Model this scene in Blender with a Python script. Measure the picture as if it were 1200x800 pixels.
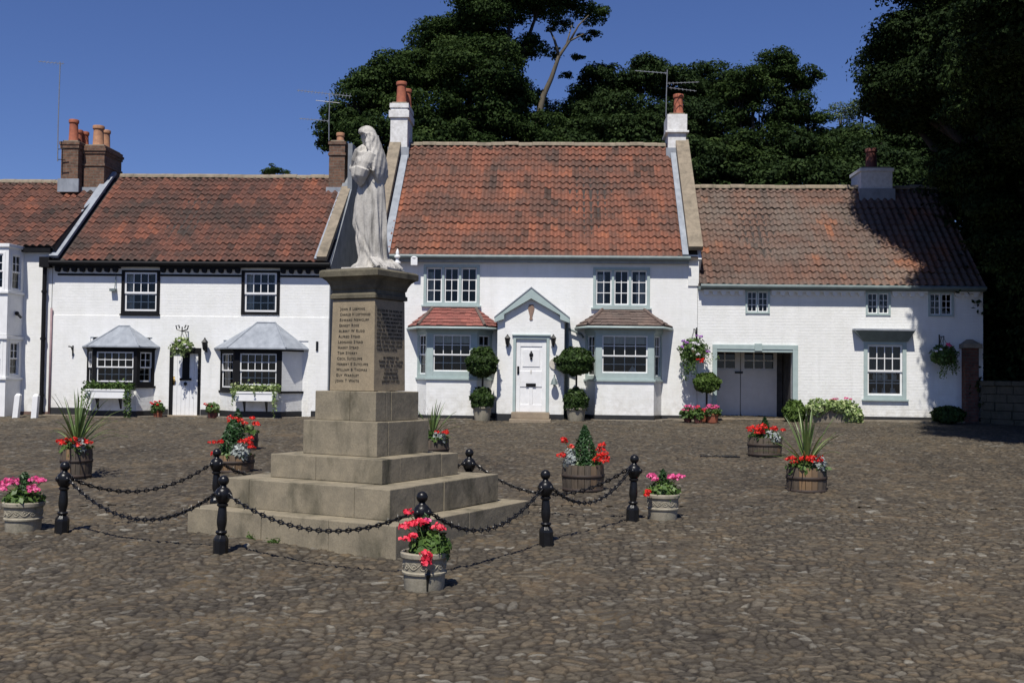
import bpy, bmesh, math, random
import numpy as np
from mathutils import Vector, Matrix
for _o in list(bpy.data.objects): bpy.data.objects.remove(_o)
SC = bpy.context.scene
COL = SC.collection
rng = np.random.default_rng(7)
R = math.radians

# ------------------------------------------------------------------ camera
CZ = 1.83; FPX = 1280.0; PITCH = R(1.89); ROLL = R(0.70)
cam_d = bpy.data.cameras.new('camera'); cam = bpy.data.objects.new('camera', cam_d); COL.objects.link(cam)
cam_d.sensor_width = 36.0; cam_d.lens = 36.0*FPX/1200.0; cam_d.clip_start = 0.1; cam_d.clip_end = 2000
cam.matrix_world = Matrix.Translation((0, 0, CZ)) @ Matrix.Rotation(math.pi/2+PITCH, 4, 'X') @ Matrix.Rotation(ROLL, 4, 'Z')
SC.camera = cam

# ------------------------------------------------------------------ light
SUN_EL = R(59); SUN_T = R(14)          # behind the camera, a little to its left
sun_dir = Vector((-math.sin(SUN_T)*math.cos(SUN_EL), -math.cos(SUN_T)*math.cos(SUN_EL), math.sin(SUN_EL)))
w = bpy.data.worlds.new('World'); SC.world = w; w.use_nodes = True
nt = w.node_tree; bg = nt.nodes['Background']
sky = nt.nodes.new('ShaderNodeTexSky'); sky.sky_type = 'NISHITA'; sky.sun_disc = False
sky.sun_elevation = SUN_EL; sky.sun_rotation = math.atan2(sun_dir.x, sun_dir.y)
sky.altitude = 300; sky.air_density = 1.0; sky.dust_density = 0.0; sky.ozone_density = 6.0
wb = nt.nodes.new('ShaderNodeMix'); wb.data_type = 'RGBA'; wb.blend_type = 'MULTIPLY'; wb.inputs[0].default_value = 1.0; wb.inputs[7].default_value = (.96, 1.0, 1.38, 1)
nt.links.new(sky.outputs[0], wb.inputs[6]); nt.links.new(wb.outputs[2], bg.inputs[0]); bg.inputs[1].default_value = 0.054
sd = bpy.data.lights.new('sun', 'SUN'); sd.energy = 4.7; sd.angle = R(0.53); sd.color = (1.0, 0.955, 0.88)
so = bpy.data.objects.new('sun', sd); COL.objects.link(so)
so.rotation_euler = sun_dir.to_track_quat('Z', 'Y').to_euler()
SC.view_settings.view_transform = 'Standard'; SC.view_settings.look = 'None'
SC.view_settings.exposure = 0.22; SC.view_settings.gamma = 1.0
try: SC.view_settings.use_curve_mapping = False
except Exception: pass
SC.cycles.max_bounces = 6; SC.cycles.transparent_max_bounces = 12
SC.cycles.use_denoising = True; SC.cycles.denoising_input_passes = 'RGB_ALBEDO_NORMAL'; SC.cycles.denoising_prefilter = 'ACCURATE'

# ------------------------------------------------------------------ places
def ray(px, py):
    a, b = px-600, py-400
    cr, sr = math.cos(ROLL), math.sin(ROLL)
    u, v = a*cr+b*sr, -a*sr+b*cr
    x, y = u/FPX, -v/FPX; c, s = math.cos(PITCH), math.sin(PITCH)
    return np.array([x, c-y*s, s+y*c])
def at(px, py, Y):
    r = ray(px, py); return np.array([0, 0, CZ])+r*(Y/r[1])
G0, GY, GX = 0.015, 0.0405, 0.009
def gz(x, y): return G0+GY*(np.asarray(y)-12)+GX*np.asarray(x)
def on_ground(px, py):
    r = ray(px, py); t = (G0-12*GY-CZ)/(r[2]-GY*r[1]-GX*r[0]); return r*t+np.array([0, 0, CZ])
TH = R(2.5)
_o = ray(620, 493); FO = (_o*(29.5/_o[1]))[:2]
UD = np.array([math.cos(TH), -math.sin(TH)]); WD = np.array([math.sin(TH), math.cos(TH)])
def fac(px, py, w=0.0):
    r = ray(px, py); t = (FO@WD+w)/(r[:2]@WD); p = r*t
    return float(p[:2]@UD-FO@UD), float(p[2]+CZ)
def fu(px, w=0.0, py=400): return fac(px, py, w)[0]
def fz(py, px=600, w=0.0): return fac(px, py, w)[1]
def W3(u, w, z):
    p = FO+u*UD+w*WD; return np.array([p[0], p[1], z])
def fg(u, w=0.0):
    p = W3(u, w, 0); return float(gz(p[0], p[1]))

# ------------------------------------------------------------------ materials
MATS = {}
def _new(name):
    m = bpy.data.materials.new(name); m.use_nodes = True; t = m.node_tree
    b = t.nodes['Principled BSDF']; MATS[name] = m; return m, t, b
def nd(t, kind, **kw):
    n = t.nodes.new(kind)
    for k, v in kw.items():
        if k.startswith('i_'): n.inputs[k[2:]].default_value = v
        else: setattr(n, k, v)
    return n
def c4(c): return (c[0], c[1], c[2], 1)
def mixc(t, f, a, b, blend='MIX'):
    n = t.nodes.new('ShaderNodeMix'); n.data_type = 'RGBA'; n.blend_type = blend
    for s, v in ((0, f), (6, a), (7, b)):
        if hasattr(v, 'is_output'): t.links.new(v, n.inputs[s])
        else: n.inputs[s].default_value = v if s == 0 else c4(v)
    return n.outputs[2]
def ramp(t, f, stops):
    n = t.nodes.new('ShaderNodeValToRGB'); t.links.new(f, n.inputs[0]); e = n.color_ramp.elements
    while len(e) > 1: e.remove(e[0])
    e[0].position, e[0].color = stops[0][0], c4(stops[0][1])
    for p, c in stops[1:]:
        x = e.new(p); x.color = c4(c)
    return n.outputs[0]
def noise(t, co, scale, detail=6, rough=.6, dist=0.0):
    n = nd(t, 'ShaderNodeTexNoise', i_Scale=scale, i_Detail=detail, i_Roughness=rough, i_Distortion=dist)
    if co is not None: t.links.new(co, n.inputs['Vector'])
    return n.outputs[0]
def ocoord(t, scale=None):
    o = t.nodes.new('ShaderNodeTexCoord').outputs['Object']
    if scale:
        m = t.nodes.new('ShaderNodeMapping'); m.inputs['Scale'].default_value = scale; t.links.new(o, m.inputs[0]); o = m.outputs[0]
    return o
def bump(t, b, h, strength=.5, dist=.01, prev=None):
    n = nd(t, 'ShaderNodeBump', i_Strength=strength, i_Distance=dist); t.links.new(h, n.inputs['Height'])
    if prev is not None: t.links.new(prev, n.inputs['Normal'])
    t.links.new(n.outputs[0], b.inputs['Normal']); return n.outputs[0]
def plain(name, c1, c2=None, scale=6.0, rough=.6, bmp=0.0, bscale=40, metal=0.0, spec=.4, stretch=None):
    m, t, b = _new(name); co = ocoord(t, stretch)
    c2 = c2 or tuple(x*.75 for x in c1)
    f = noise(t, co, scale)
    col = ramp(t, f, [(.32, c2), (.66, c1)])
    t.links.new(col, b.inputs['Base Color']); b.inputs['Roughness'].default_value = rough
    b.inputs['Metallic'].default_value = metal; b.inputs['Specular IOR Level'].default_value = spec
    if bmp: bump(t, b, noise(t, co, bscale), bmp, .008)
    return m
def m_wall(name, brick=.5, base=(.80, .80, .78)):
    m, t, b = _new(name); co = ocoord(t)
    sp = nd(t, 'ShaderNodeSeparateXYZ'); t.links.new(co, sp.inputs[0])
    ad = nd(t, 'ShaderNodeMath', operation='ADD'); t.links.new(sp.outputs[0], ad.inputs[0]); t.links.new(sp.outputs[1], ad.inputs[1])
    cb = nd(t, 'ShaderNodeCombineXYZ'); t.links.new(ad.outputs[0], cb.inputs[0]); t.links.new(sp.outputs[2], cb.inputs[1])
    n1 = noise(t, co, 3.0, 4)
    wob = nd(t, 'ShaderNodeVectorMath', operation='SCALE'); wob.inputs['Scale'].default_value = .02
    nz = nd(t, 'ShaderNodeTexNoise', i_Scale=4.0); t.links.new(co, nz.inputs['Vector']); t.links.new(nz.outputs[1], wob.inputs[0])
    av = nd(t, 'ShaderNodeVectorMath', operation='ADD'); t.links.new(cb.outputs[0], av.inputs[0]); t.links.new(wob.outputs[0], av.inputs[1])
    bt = nd(t, 'ShaderNodeTexBrick', i_Scale=1.0); t.links.new(av.outputs[0], bt.inputs['Vector'])
    bt.inputs['Brick Width'].default_value = .23; bt.inputs['Row Height'].default_value = .077; bt.inputs['Mortar Size'].default_value = .009; bt.inputs['Mortar Smooth'].default_value = .8
    bt.inputs['Color1'].default_value = (1, 1, 1, 1); bt.inputs['Color2'].default_value = (.8, .8, .8, 1); bt.inputs['Mortar'].default_value = (.2, .2, .2, 1)
    f2 = noise(t, ocoord(t, (2.2, 2.2, .35)), 2.0, 6, .65)
    dirt = ramp(t, f2, [(.40, tuple(x*.955 for x in base)), (.62, base)])
    big = ramp(t, n1, [(.3, (.93, .93, .91)), (.7, (1, 1, 1))])
    col = mixc(t, 1.0, dirt, big, 'MULTIPLY')
    mr = nd(t, 'ShaderNodeMapRange'); mr.inputs[1].default_value = 1.0; mr.inputs[2].default_value = .1; t.links.new(sp.outputs[2], mr.inputs[0])
    sm = nd(t, 'ShaderNodeMath', operation='MULTIPLY'); t.links.new(mr.outputs[0], sm.inputs[0]); t.links.new(ramp(t, noise(t, co, 5, 7, .7), [(.42, (0, 0, 0)), (.66, (.55, .55, .55))]), sm.inputs[1])
    col = mixc(t, sm.outputs[0], col, (.42, .39, .33))
    f4 = ramp(t, noise(t, ocoord(t, (3, 3, .25)), 1.7, 6, .7, .3), [(.58, (0, 0, 0)), (.75, (.30, .30, .30))])
    col = mixc(t, f4, col, (.50, .50, .47))
    t.links.new(col, b.inputs['Base Color']); b.inputs['Roughness'].default_value = .75; b.inputs['Specular IOR Level'].default_value = .25
    p = bump(t, b, bt.outputs[0], brick, .012)
    bump(t, b, noise(t, co, 9, 5), .3, .02, p)
    return m
def m_brick(name, a, c, mortar):
    m, t, b = _new(name); co = ocoord(t)
    sp = nd(t, 'ShaderNodeSeparateXYZ'); t.links.new(co, sp.inputs[0])
    ad = nd(t, 'ShaderNodeMath', operation='ADD'); t.links.new(sp.outputs[0], ad.inputs[0]); t.links.new(sp.outputs[1], ad.inputs[1])
    cb = nd(t, 'ShaderNodeCombineXYZ'); t.links.new(ad.outputs[0], cb.inputs[0]); t.links.new(sp.outputs[2], cb.inputs[1])
    bt = nd(t, 'ShaderNodeTexBrick', i_Scale=1.0); t.links.new(cb.outputs[0], bt.inputs['Vector'])
    bt.inputs['Brick Width'].default_value = .22; bt.inputs['Row Height'].default_value = .085; bt.inputs['Mortar Size'].default_value = .011; bt.inputs['Bias'].default_value = -.1
    bt.inputs['Color1'].default_value = c4(a); bt.inputs['Color2'].default_value = c4(c); bt.inputs['Mortar'].default_value = c4(mortar)
    f = noise(t, co, 7, 6, .7)
    col = mixc(t, 1.0, bt.outputs[0], ramp(t, f, [(.3, (.4, .38, .36)), (.62, (1, 1, 1))]), 'MULTIPLY')
    t.links.new(col, b.inputs['Base Color']); b.inputs['Roughness'].default_value = .9
    bump(t, b, bt.outputs[1], -.7, .012)
    return m
def attr(t, name='tint'):
    n = t.nodes.new('ShaderNodeAttribute'); n.attribute_name = name; return n.outputs['Fac']
def m_tile(name, stops, grime, amount, gscale=.9, lichen=.25):
    m, t, b = _new(name); co = ocoord(t)
    base = ramp(t, attr(t), stops)
    f = noise(t, co, gscale, 7, .65, .4)
    k = nd(t, 'ShaderNodeMapRange'); k.inputs[3].default_value = 0; k.inputs[4].default_value = amount
    k.inputs[1].default_value = .42; k.inputs[2].default_value = .66
    t.links.new(f, k.inputs[0])
    col = mixc(t, k.outputs[0], base, grime)
    f3 = noise(t, co, 14, 5, .7)
    l = nd(t, 'ShaderNodeMapRange'); l.inputs[1].default_value = .58; l.inputs[2].default_value = .72; l.inputs[3].default_value = 0; l.inputs[4].default_value = lichen
    t.links.new(f3, l.inputs[0])
    col = mixc(t, l.outputs[0], col, (.20, .18, .14))
    col = mixc(t, 1.0, col, ramp(t, noise(t, co, 25, 4), [(.3, (.72, .72, .72)), (.7, (1.15, 1.15, 1.15))]), 'MULTIPLY')
    t.links.new(col, b.inputs['Base Color']); b.inputs['Roughness'].default_value = .85; b.inputs['Specular IOR Level'].default_value = .25
    bump(t, b, noise(t, co, 60, 4), .25, .004)
    return m
def m_leaf(name, stops, rough=.45, trans=.22, spec=.35):
    m, t, b = _new(name)
    col = ramp(t, attr(t), stops)
    t.links.new(col, b.inputs['Base Color']); b.inputs['Roughness'].default_value = rough; b.inputs['Specular IOR Level'].default_value = spec
    tr = t.nodes.new('ShaderNodeBsdfTranslucent'); hs = nd(t, 'ShaderNodeHueSaturation', i_Value=1.3); t.links.new(col, hs.inputs['Color']); t.links.new(hs.outputs[0], tr.inputs[0])
    mx = t.nodes.new('ShaderNodeMixShader'); mx.inputs[0].default_value = trans
    t.links.new(b.outputs[0], mx.inputs[1]); t.links.new(tr.outputs[0], mx.inputs[2])
    t.links.new(mx.outputs[0], t.nodes['Material Output'].inputs[0]); return m
def m_glass(name):
    m, t, b = _new(name); t.nodes.remove(b)
    tr = nd(t, 'ShaderNodeBsdfTransparent'); tr.inputs[0].default_value = (.82, .86, .84, 1)
    gl = nd(t, 'ShaderNodeBsdfGlossy'); gl.inputs['Roughness'].default_value = .02
    fr = nd(t, 'ShaderNodeFresnel'); fr.inputs[0].default_value = 1.5
    bm = nd(t, 'ShaderNodeBump', i_Strength=.06, i_Distance=.02); t.links.new(noise(t, ocoord(t), 4, 2), bm.inputs['Height'])
    t.links.new(bm.outputs[0], gl.inputs['Normal']); t.links.new(bm.outputs[0], fr.inputs['Normal'])
    mx = t.nodes.new('ShaderNodeMixShader'); t.links.new(fr.outputs[0], mx.inputs[0]); t.links.new(tr.outputs[0], mx.inputs[1]); t.links.new(gl.outputs[0], mx.inputs[2])
    t.links.new(mx.outputs[0], t.nodes['Material Output'].inputs[0]); return m
def m_stone(name, c1, c2, stain, samt=.75, sscale=2.6, bmp=.5, streak=(1, 1, .45)):
    m, t, b = _new(name); co = ocoord(t)
    f = noise(t, co, 5, 8, .65)
    col = ramp(t, f, [(.32, c2), (.68, c1)])
    s = noise(t, ocoord(t, streak), sscale, 7, .62, .5)
    k = nd(t, 'ShaderNodeMapRange'); k.inputs[1].default_value = .52; k.inputs[2].default_value = .72; k.inputs[3].default_value = 0; k.inputs[4].default_value = samt
    t.links.new(s, k.inputs[0]); col = mixc(t, k.outputs[0], col, stain)
    col = mixc(t, 1.0, col, ramp(t, noise(t, co, 60, 4), [(.3, (.82, .82, .82)), (.7, (1.08, 1.08, 1.08))]), 'MULTIPLY')
    blk = nd(t, 'ShaderNodeAttribute'); blk.attribute_name = 'tint'
    t.links.new(col, b.inputs['Base Color']); b.inputs['Roughness'].default_value = .88; b.inputs['Specular IOR Level'].default_value = .2
    p = bump(t, b, noise(t, co, 90, 5, .7), bmp, .004); bump(t, b, noise(t, co, 8, 5), .35, .02, p)
    return m

wall_brick = m_wall('white_painted_brick', .22)
wall_brick2 = m_wall('old_white_painted_brick', .34)
wall_smooth = m_wall('white_render', .14)
wall_mid = m_wall('white_render_mid', .12)
tile_mid = m_tile('red_pantile', [(0, (.060, .038, .030)), (.28, (.150, .070, .048)), (.65, (.215, .086, .055)), (1, (.30, .11, .060))], (.085, .060, .050), .8)
tile_left = m_tile('old_pantile', [(0, (.040, .030, .026)), (.35, (.105, .052, .040)), (.7, (.17, .070, .048)), (1, (.25, .090, .052))], (.052, .042, .036), .85, .8)
tile_right = m_tile('pale_pantile', [(0, (.080, .058, .048)), (.4, (.130, .080, .062)), (.8, (.170, .092, .066)), (1, (.25, .105, .058))], (.15, .125, .105), .8, .7, .3)
tile_red = m_tile('bay_red_tile', [(0, (.16, .06, .05)), (.5, (.24, .085, .07)), (1, (.31, .11, .085))], (.15, .09, .075), .4, 2.0)
tile_brown = m_tile('bay_brown_tile', [(0, (.09, .065, .055)), (.5, (.14, .10, .085)), (1, (.19, .135, .11))], (.11, .09, .08), .6, 2.0)
lead = plain('lead', (.30, .325, .36), (.20, .22, .25), 5, .6, .15, 20, .0, .3, stretch=(1, 1, .5))
deck = plain('roof_deck', (.05, .04, .035), rough=.9)
brick_brown = m_brick('brown_brick', (.20, .105, .065), (.13, .072, .05), (.16, .13, .10))
brick_white = plain('whitewashed_brick', (.74, .74, .73), (.55, .54, .52), 9, .8, .6, 12)
render_grey = plain('grey_render', (.23, .245, .26), (.15, .165, .18), 3, .9, .3, 30)
coping_stone = m_stone('coping_stone', (.30, .25, .185), (.19, .16, .12), (.09, .08, .06), .6)
terracotta = plain('terracotta', (.36, .115, .06), (.24, .075, .045), 8, .8, .2, 30)
buff_pot = plain('buff_clay', (.42, .22, .12), (.28, .14, .085), 8, .8, .2, 30)
dark_pot = plain('dark_clay', (.14, .045, .035), (.08, .03, .025), 8, .8)
black_paint = plain('black_paint', (.008, .008, .009), (.005, .005, .006), 8, .6, .05, 30, 0, .2)
black_iron = plain('black_iron', (.010, .010, .011), (.006, .006, .007), 20, .30, .25, 70, 0, .32)
white_paint = plain('white_paint', (.80, .80, .79), (.72, .72, .71), 6, .4, .05, 30)
green_paint = plain('sage_green_paint', (.38, .455, .44), (.325, .40, .385), 6, .45, .05, 30)
grey_green = plain('grey_green_paint', (.16, .20, .195), (.11, .14, .14), 6, .45)
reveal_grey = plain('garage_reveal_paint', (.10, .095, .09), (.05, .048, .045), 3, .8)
garage_white = plain('garage_door_paint', (.78, .75, .70), (.70, .67, .62), 4, .6, .1, 20)
glass = m_glass('window_glass')
room_dark = plain('unlit_room_black', (.010, .010, .009), rough=1, spec=0)  # near-black boxes behind the windows; the shade of unlit rooms is in the colour
curtain_white = plain('curtain_cloth', (.62, .60, .56), (.50, .48, .45), 9, .9)
plinth_black = plain('plinth_paint', (.022, .023, .025), (.014, .015, .016), 5, .6, .3, 20)
sand_step = m_stone('door_step_stone', (.33, .27, .19), (.24, .19, .14), (.13, .11, .085), .5)
mem_stone = m_stone('memorial_sandstone', (.290, .248, .175), (.195, .170, .124), (.052, .050, .034), .85, 2.2)
pillar_stone = m_stone('pillar_sandstone', (.335, .270, .180), (.255, .21, .145), (.15, .125, .09), .6, 1.6, .4)
shade_dark_stone = m_stone('shade_darkened_cornice_stone', (.165, .145, .10), (.085, .076, .056), (.030, .029, .022), .9, 3.0, .5, (1, 1, .6))  # stained cornice stone, darkened to hold the shade under its slab
marble = m_stone('weathered_fold_shade_marble', (.54, .515, .47), (.39, .37, .335), (.11, .105, .095), .9, 8.0, .35, (1, 1, .22))  # weather streaks, strengthened to stand in for shading in the robe folds
pot_stone = m_stone('cast_stone', (.36, .325, .25), (.25, .225, .17), (.10, .10, .07), .6, 4, .4)
trough_stone = m_stone('trough_stone', (.26, .22, .17), (.17, .15, .12), (.08, .08, .05), .6, 4)
letter_black = plain('lead_lettering', (.018, .017, .015), rough=.6)
soil = plain('soil', (.03, .022, .015), rough=1, bmp=.5)
bark = plain('bark', (.050, .042, .032), (.024, .02, .016), 9, .9, .8, 14, stretch=(1, 1, .25))
bark_pale = plain('pale_bark', (.13, .11, .08), (.07, .06, .045), 6, .9, .6, 12, stretch=(1, 1, .25))
brass = plain('brass', (.35, .25, .10), rough=.35, metal=.8)
alu = plain('aluminium', (.35, .36, .37), (.25, .26, .27), 6, .45, metal=.6)
wet_dark = plain('wet_stain', (.012, .012, .010), rough=.3)
urn_brown = plain('terracotta_plaque', (.28, .19, .14), (.2, .13, .1), 20, .8)
def m_wood():
    m, t, b = _new('barrel_oak'); co = ocoord(t, (1, 1, .12))
    col = ramp(t, noise(t, co, 26, 6, .6), [(.3, (.036, .030, .024)), (.7, (.105, .084, .062))])
    col = mixc(t, attr(t), col, (.25, .15, .07)); t.links.new(col, b.inputs['Base Color']); b.inputs['Roughness'].default_value = .8
    bump(t, b, noise(t, co, 40, 5), .4, .004); return m
oak = m_wood()
leaf_tree = m_leaf('sycamore_leaf', [(0, (.012, .025, .008)), (.5, (.028, .050, .013)), (1, (.068, .105, .028))], .7, .2, .08)
leaf_tree2 = m_leaf('lime_leaf', [(0, (.011, .022, .009)), (.5, (.024, .043, .013)), (1, (.056, .088, .027))], .7, .2, .08)
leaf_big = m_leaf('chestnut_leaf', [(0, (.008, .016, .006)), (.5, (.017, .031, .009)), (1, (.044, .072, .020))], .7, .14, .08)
leaf_sparse = m_leaf('ash_leaf', [(0, (.035, .055, .022)), (.5, (.06, .09, .036)), (1, (.10, .14, .06))], .5, .25, .25)
leaf_box = m_leaf('box_leaf', [(0, (.016, .032, .008)), (.5, (.032, .060, .014)), (1, (.070, .115, .030))], .55, .15, .15)
leaf_bay = m_leaf('bay_leaf', [(0, (.035, .06, .012)), (.5, (.07, .12, .022)), (1, (.13, .19, .05))], .55, .15, .15)
leaf_con = m_leaf('conifer_leaf', [(0, (.012, .035, .010)), (.5, (.024, .065, .018)), (1, (.045, .11, .030))], .5, .1)
leaf_ger = m_leaf('geranium_leaf', [(0, (.035, .07, .014)), (.5, (.07, .13, .026)), (1, (.12, .19, .045))], .5, .2)
leaf_sil = m_leaf('silver_leaf', [(0, (.18, .20, .18)), (.5, (.30, .33, .31)), (1, (.45, .48, .46))], .8, .1)
leaf_var = m_leaf('variegated_leaf', [(0, (.09, .15, .035)), (.5, (.22, .30, .10)), (1, (.50, .54, .28))], .5, .2)
leaf_blade = m_leaf('cordyline_leaf', [(0, (.05, .085, .02)), (.5, (.10, .155, .045)), (1, (.22, .28, .10))], .4, .15)
pet_red = m_leaf('red_petal', [(0, (.50, .012, .012)), (.5, (.72, .030, .022)), (1, (.85, .065, .045))], .5, .25)
pet_pink = m_leaf('pink_petal', [(0, (.62, .05, .20)), (.5, (.78, .12, .32)), (1, (.88, .32, .50))], .5, .25)
pet_coral = m_leaf('coral_petal', [(0, (.62, .02, .05)), (.5, (.80, .05, .09)), (1, (.88, .14, .20))], .5, .25)
pet_white = m_leaf('white_petal', [(0, (.65, .62, .66)), (1, (.85, .83, .85))], .5, .25)
pet_purple = m_leaf('purple_petal', [(0, (.28, .10, .40)), (1, (.55, .28, .62))], .5, .25)

# ------------------------------------------------------------------ mesh helpers
class MB:
    def __init__(self): self.v = []; self.f = []; self.t = []; self.n = 0
    def add(self, verts, faces, tint=None):
        verts = np.asarray(verts, float).reshape(-1, 3); k = self.n
        self.v.append(verts); self.n += len(verts)
        self.f.extend([tuple(int(i)+k for i in f) for f in faces])
        tt = np.full(len(verts), .5) if tint is None else np.broadcast_to(np.asarray(tint, float), (len(verts),))
        self.t.append(tt)
    def addq(self, verts, quads, tint):      # numpy bulk
        k = self.n; self.v.append(verts); self.n += len(verts); self.f.extend(map(tuple, (quads+k).tolist())); self.t.append(tint)
    def box8(self, p, tint=None):
        self.add(p, [(0, 3, 2, 1), (4, 5, 6, 7), (0, 1, 5, 4), (1, 2, 6, 5), (2, 3, 7, 6), (3, 0, 4, 7)], tint)
    def wbox(self, c, s, rz=0.0, tint=None):
        x, y, z = np.array(s)/2; cr, sr = math.cos(rz), math.sin(rz)
        p = []
        for dz in (-z, z):
            for dx, dy in ((-x, -y), (x, -y), (x, y), (-x, y)):
                p.append((c[0]+dx*cr-dy*sr, c[1]+dx*sr+dy*cr, c[2]+dz))
        self.box8(p, tint)
    def tube(self, pts, rad, seg=8, caps=True, tint=None):
        pts = [np.asarray(p, float) for p in pts]; n = len(pts)
        rad = [rad]*n if np.isscalar(rad) else rad
        V = []; ref = None
        for i in range(n):
            d = pts[min(i+1, n-1)]-pts[max(i-1, 0)]; d = d/(np.linalg.norm(d)+1e-9)
            if ref is None:
                ref = np.array([0, 0, 1.]) if abs(d[2]) < .9 else np.array([1., 0, 0])
            a = np.cross(d, ref); a /= np.linalg.norm(a)+1e-9; b = np.cross(a, d); ref = b
            for k in range(seg):
                q = 2*math.pi*k/seg; V.append(pts[i]+rad[i]*(math.cos(q)*a+math.sin(q)*b))
        F = []
        for i in range(n-1):
            for k in range(seg):
                F.append((i*seg+k, i*seg+(k+1) % seg, (i+1)*seg+(k+1) % seg, (i+1)*seg+k))
        if caps: F.append(tuple(range(seg))[::-1]); F.append(tuple(range((n-1)*seg, n*seg)))
        self.add(V, F, tint)
    def lathe(self, prof, c=(0, 0, 0), seg=24, caps=True, tint=None, square=False):
        V = []; n = len(prof)
        for r, z in prof:
            for k in range(seg):
                q = 2*math.pi*k/seg; V.append((c[0]+r*math.cos(q), c[1]+r*math.sin(q), c[2]+z))
        F = []
        for i in range(n-1):
            for k in range(seg):
                F.append((i*seg+k, i*seg+(k+1) % seg, (i+1)*seg+(k+1) % seg, (i+1)*seg+k))
        if caps: F.append(tuple(range(seg))[::-1]); F.append(tuple(range((n-1)*seg, n*seg)))
        self.add(V, F, tint)
    def ball(self, c, r, seg=12, rings=8, tint=None):
        r = (r, r, r) if np.isscalar(r) else r
        V = [(c[0], c[1], c[2]-r[2])]; F = []
        for i in range(1, rings):
            p = -math.pi/2+math.pi*i/rings
            for k in range(seg):
                q = 2*math.pi*k/seg; V.append((c[0]+r[0]*math.cos(p)*math.cos(q), c[1]+r[1]*math.cos(p)*math.sin(q), c[2]+r[2]*math.sin(p)))
        V.append((c[0], c[1], c[2]+r[2])); L = len(V)-1
        for k in range(seg):
            F.append((0, 1+(k+1) % seg, 1+k)); F.append((L, L-seg+k, L-seg+(k+1) % seg))
        for i in range(rings-2):
            for k in range(seg):
                a = 1+i*seg; F.append((a+k, a+(k+1) % seg, a+seg+(k+1) % seg, a+seg+k))
        self.add(V, F, tint)

def thing(name, label, cat, loc, rz=0.0, group=None):
    o = bpy.data.objects.new(name, None); COL.objects.link(o); o.empty_display_size = .3
    o.location = Vector([float(x) for x in loc]); o.rotation_euler = (0, 0, rz)
    o['label'] = label; o['category'] = cat
    if group: o['group'] = group
    return o
def root_of(p):
    while p.parent: p = p.parent
    return p
def obj(name, mb, mat, parent=None, smooth=False, origin=None, bevel=0.0, label=None, auto=None):
    V = np.concatenate(mb.v); T = np.concatenate(mb.t)
    if parent is not None:
        r = root_of(parent); Minv = (Matrix.Translation(r.location) @ r.rotation_euler.to_matrix().to_4x4()).inverted()
        A = np.array(Minv); V = V@A[:3, :3].T+A[:3, 3]
    elif origin is not None: V = V-np.array(origin)
    me = bpy.data.meshes.new(name); me.from_pydata(V.tolist(), [], mb.f); me.update()
    if bevel:
        bm = bmesh.new(); bm.from_mesh(me); bmesh.ops.recalc_face_normals(bm, faces=bm.faces)
        es = [e for e in bm.edges if len(e.link_faces) == 2 and e.calc_face_angle(0) > .6]
        bmesh.ops.bevel(bm, geom=es, offset=bevel, segments=2, affect='EDGES', profile=.6, clamp_overlap=True)
        bm.to_mesh(me); bm.free()
    else:
        a = me.attributes.new('tint', 'FLOAT', 'POINT'); a.data.foreach_set('value', T.astype(np.float32))
    if smooth: me.polygons.foreach_set('use_smooth', [True]*len(me.polygons))
    me.materials.append(mat)
    if smooth and auto:
        try: me.set_sharp_from_angle(angle=R(auto))
        except Exception: pass
    o = bpy.data.objects.new(name, me); COL.objects.link(o)
    if parent is not None: o.parent = parent
    elif origin is not None: o.location = Vector([float(x) for x in origin])
    if label: o['label'] = label
    return o
def tag(o, label, cat, group=None):
    o['label'] = label; o['category'] = cat
    if group: o['group'] = group
    return o
def struct(name, mb, mat, **kw):
    o = obj(name, mb, mat, **kw); o['kind'] = 'structure'; return o
def copy_tree(o, parent=None):
    c = o.copy(); COL.objects.link(c); c.parent = parent
    for ch in list(o.children): copy_tree(ch, c)
    return c

class Fr:                                     # a vertical plane frame: s along, n outward, z up, in facade space
    def __init__(self, A, B):
        self.A = np.array(A, float); d = np.array(B, float)-self.A; self.L = float(np.linalg.norm(d)); self.d = d/self.L
        self.n = np.array([self.d[1], -self.d[0]])
    def p(self, s, n, z):
        q = self.A+self.d*s+self.n*n; return W3(q[0], q[1], z)
    def box(self, mb, s0, s1, n0, n1, z0, z1, tint=None):
        mb.box8([self.p(s, n, z) for z in (z0, z1) for s, n in ((s0, n1), (s1, n1), (s1, n0), (s0, n0))], tint)
FRONT = Fr((0, 0), (1, 0))                   # s == u, n == -w

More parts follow.
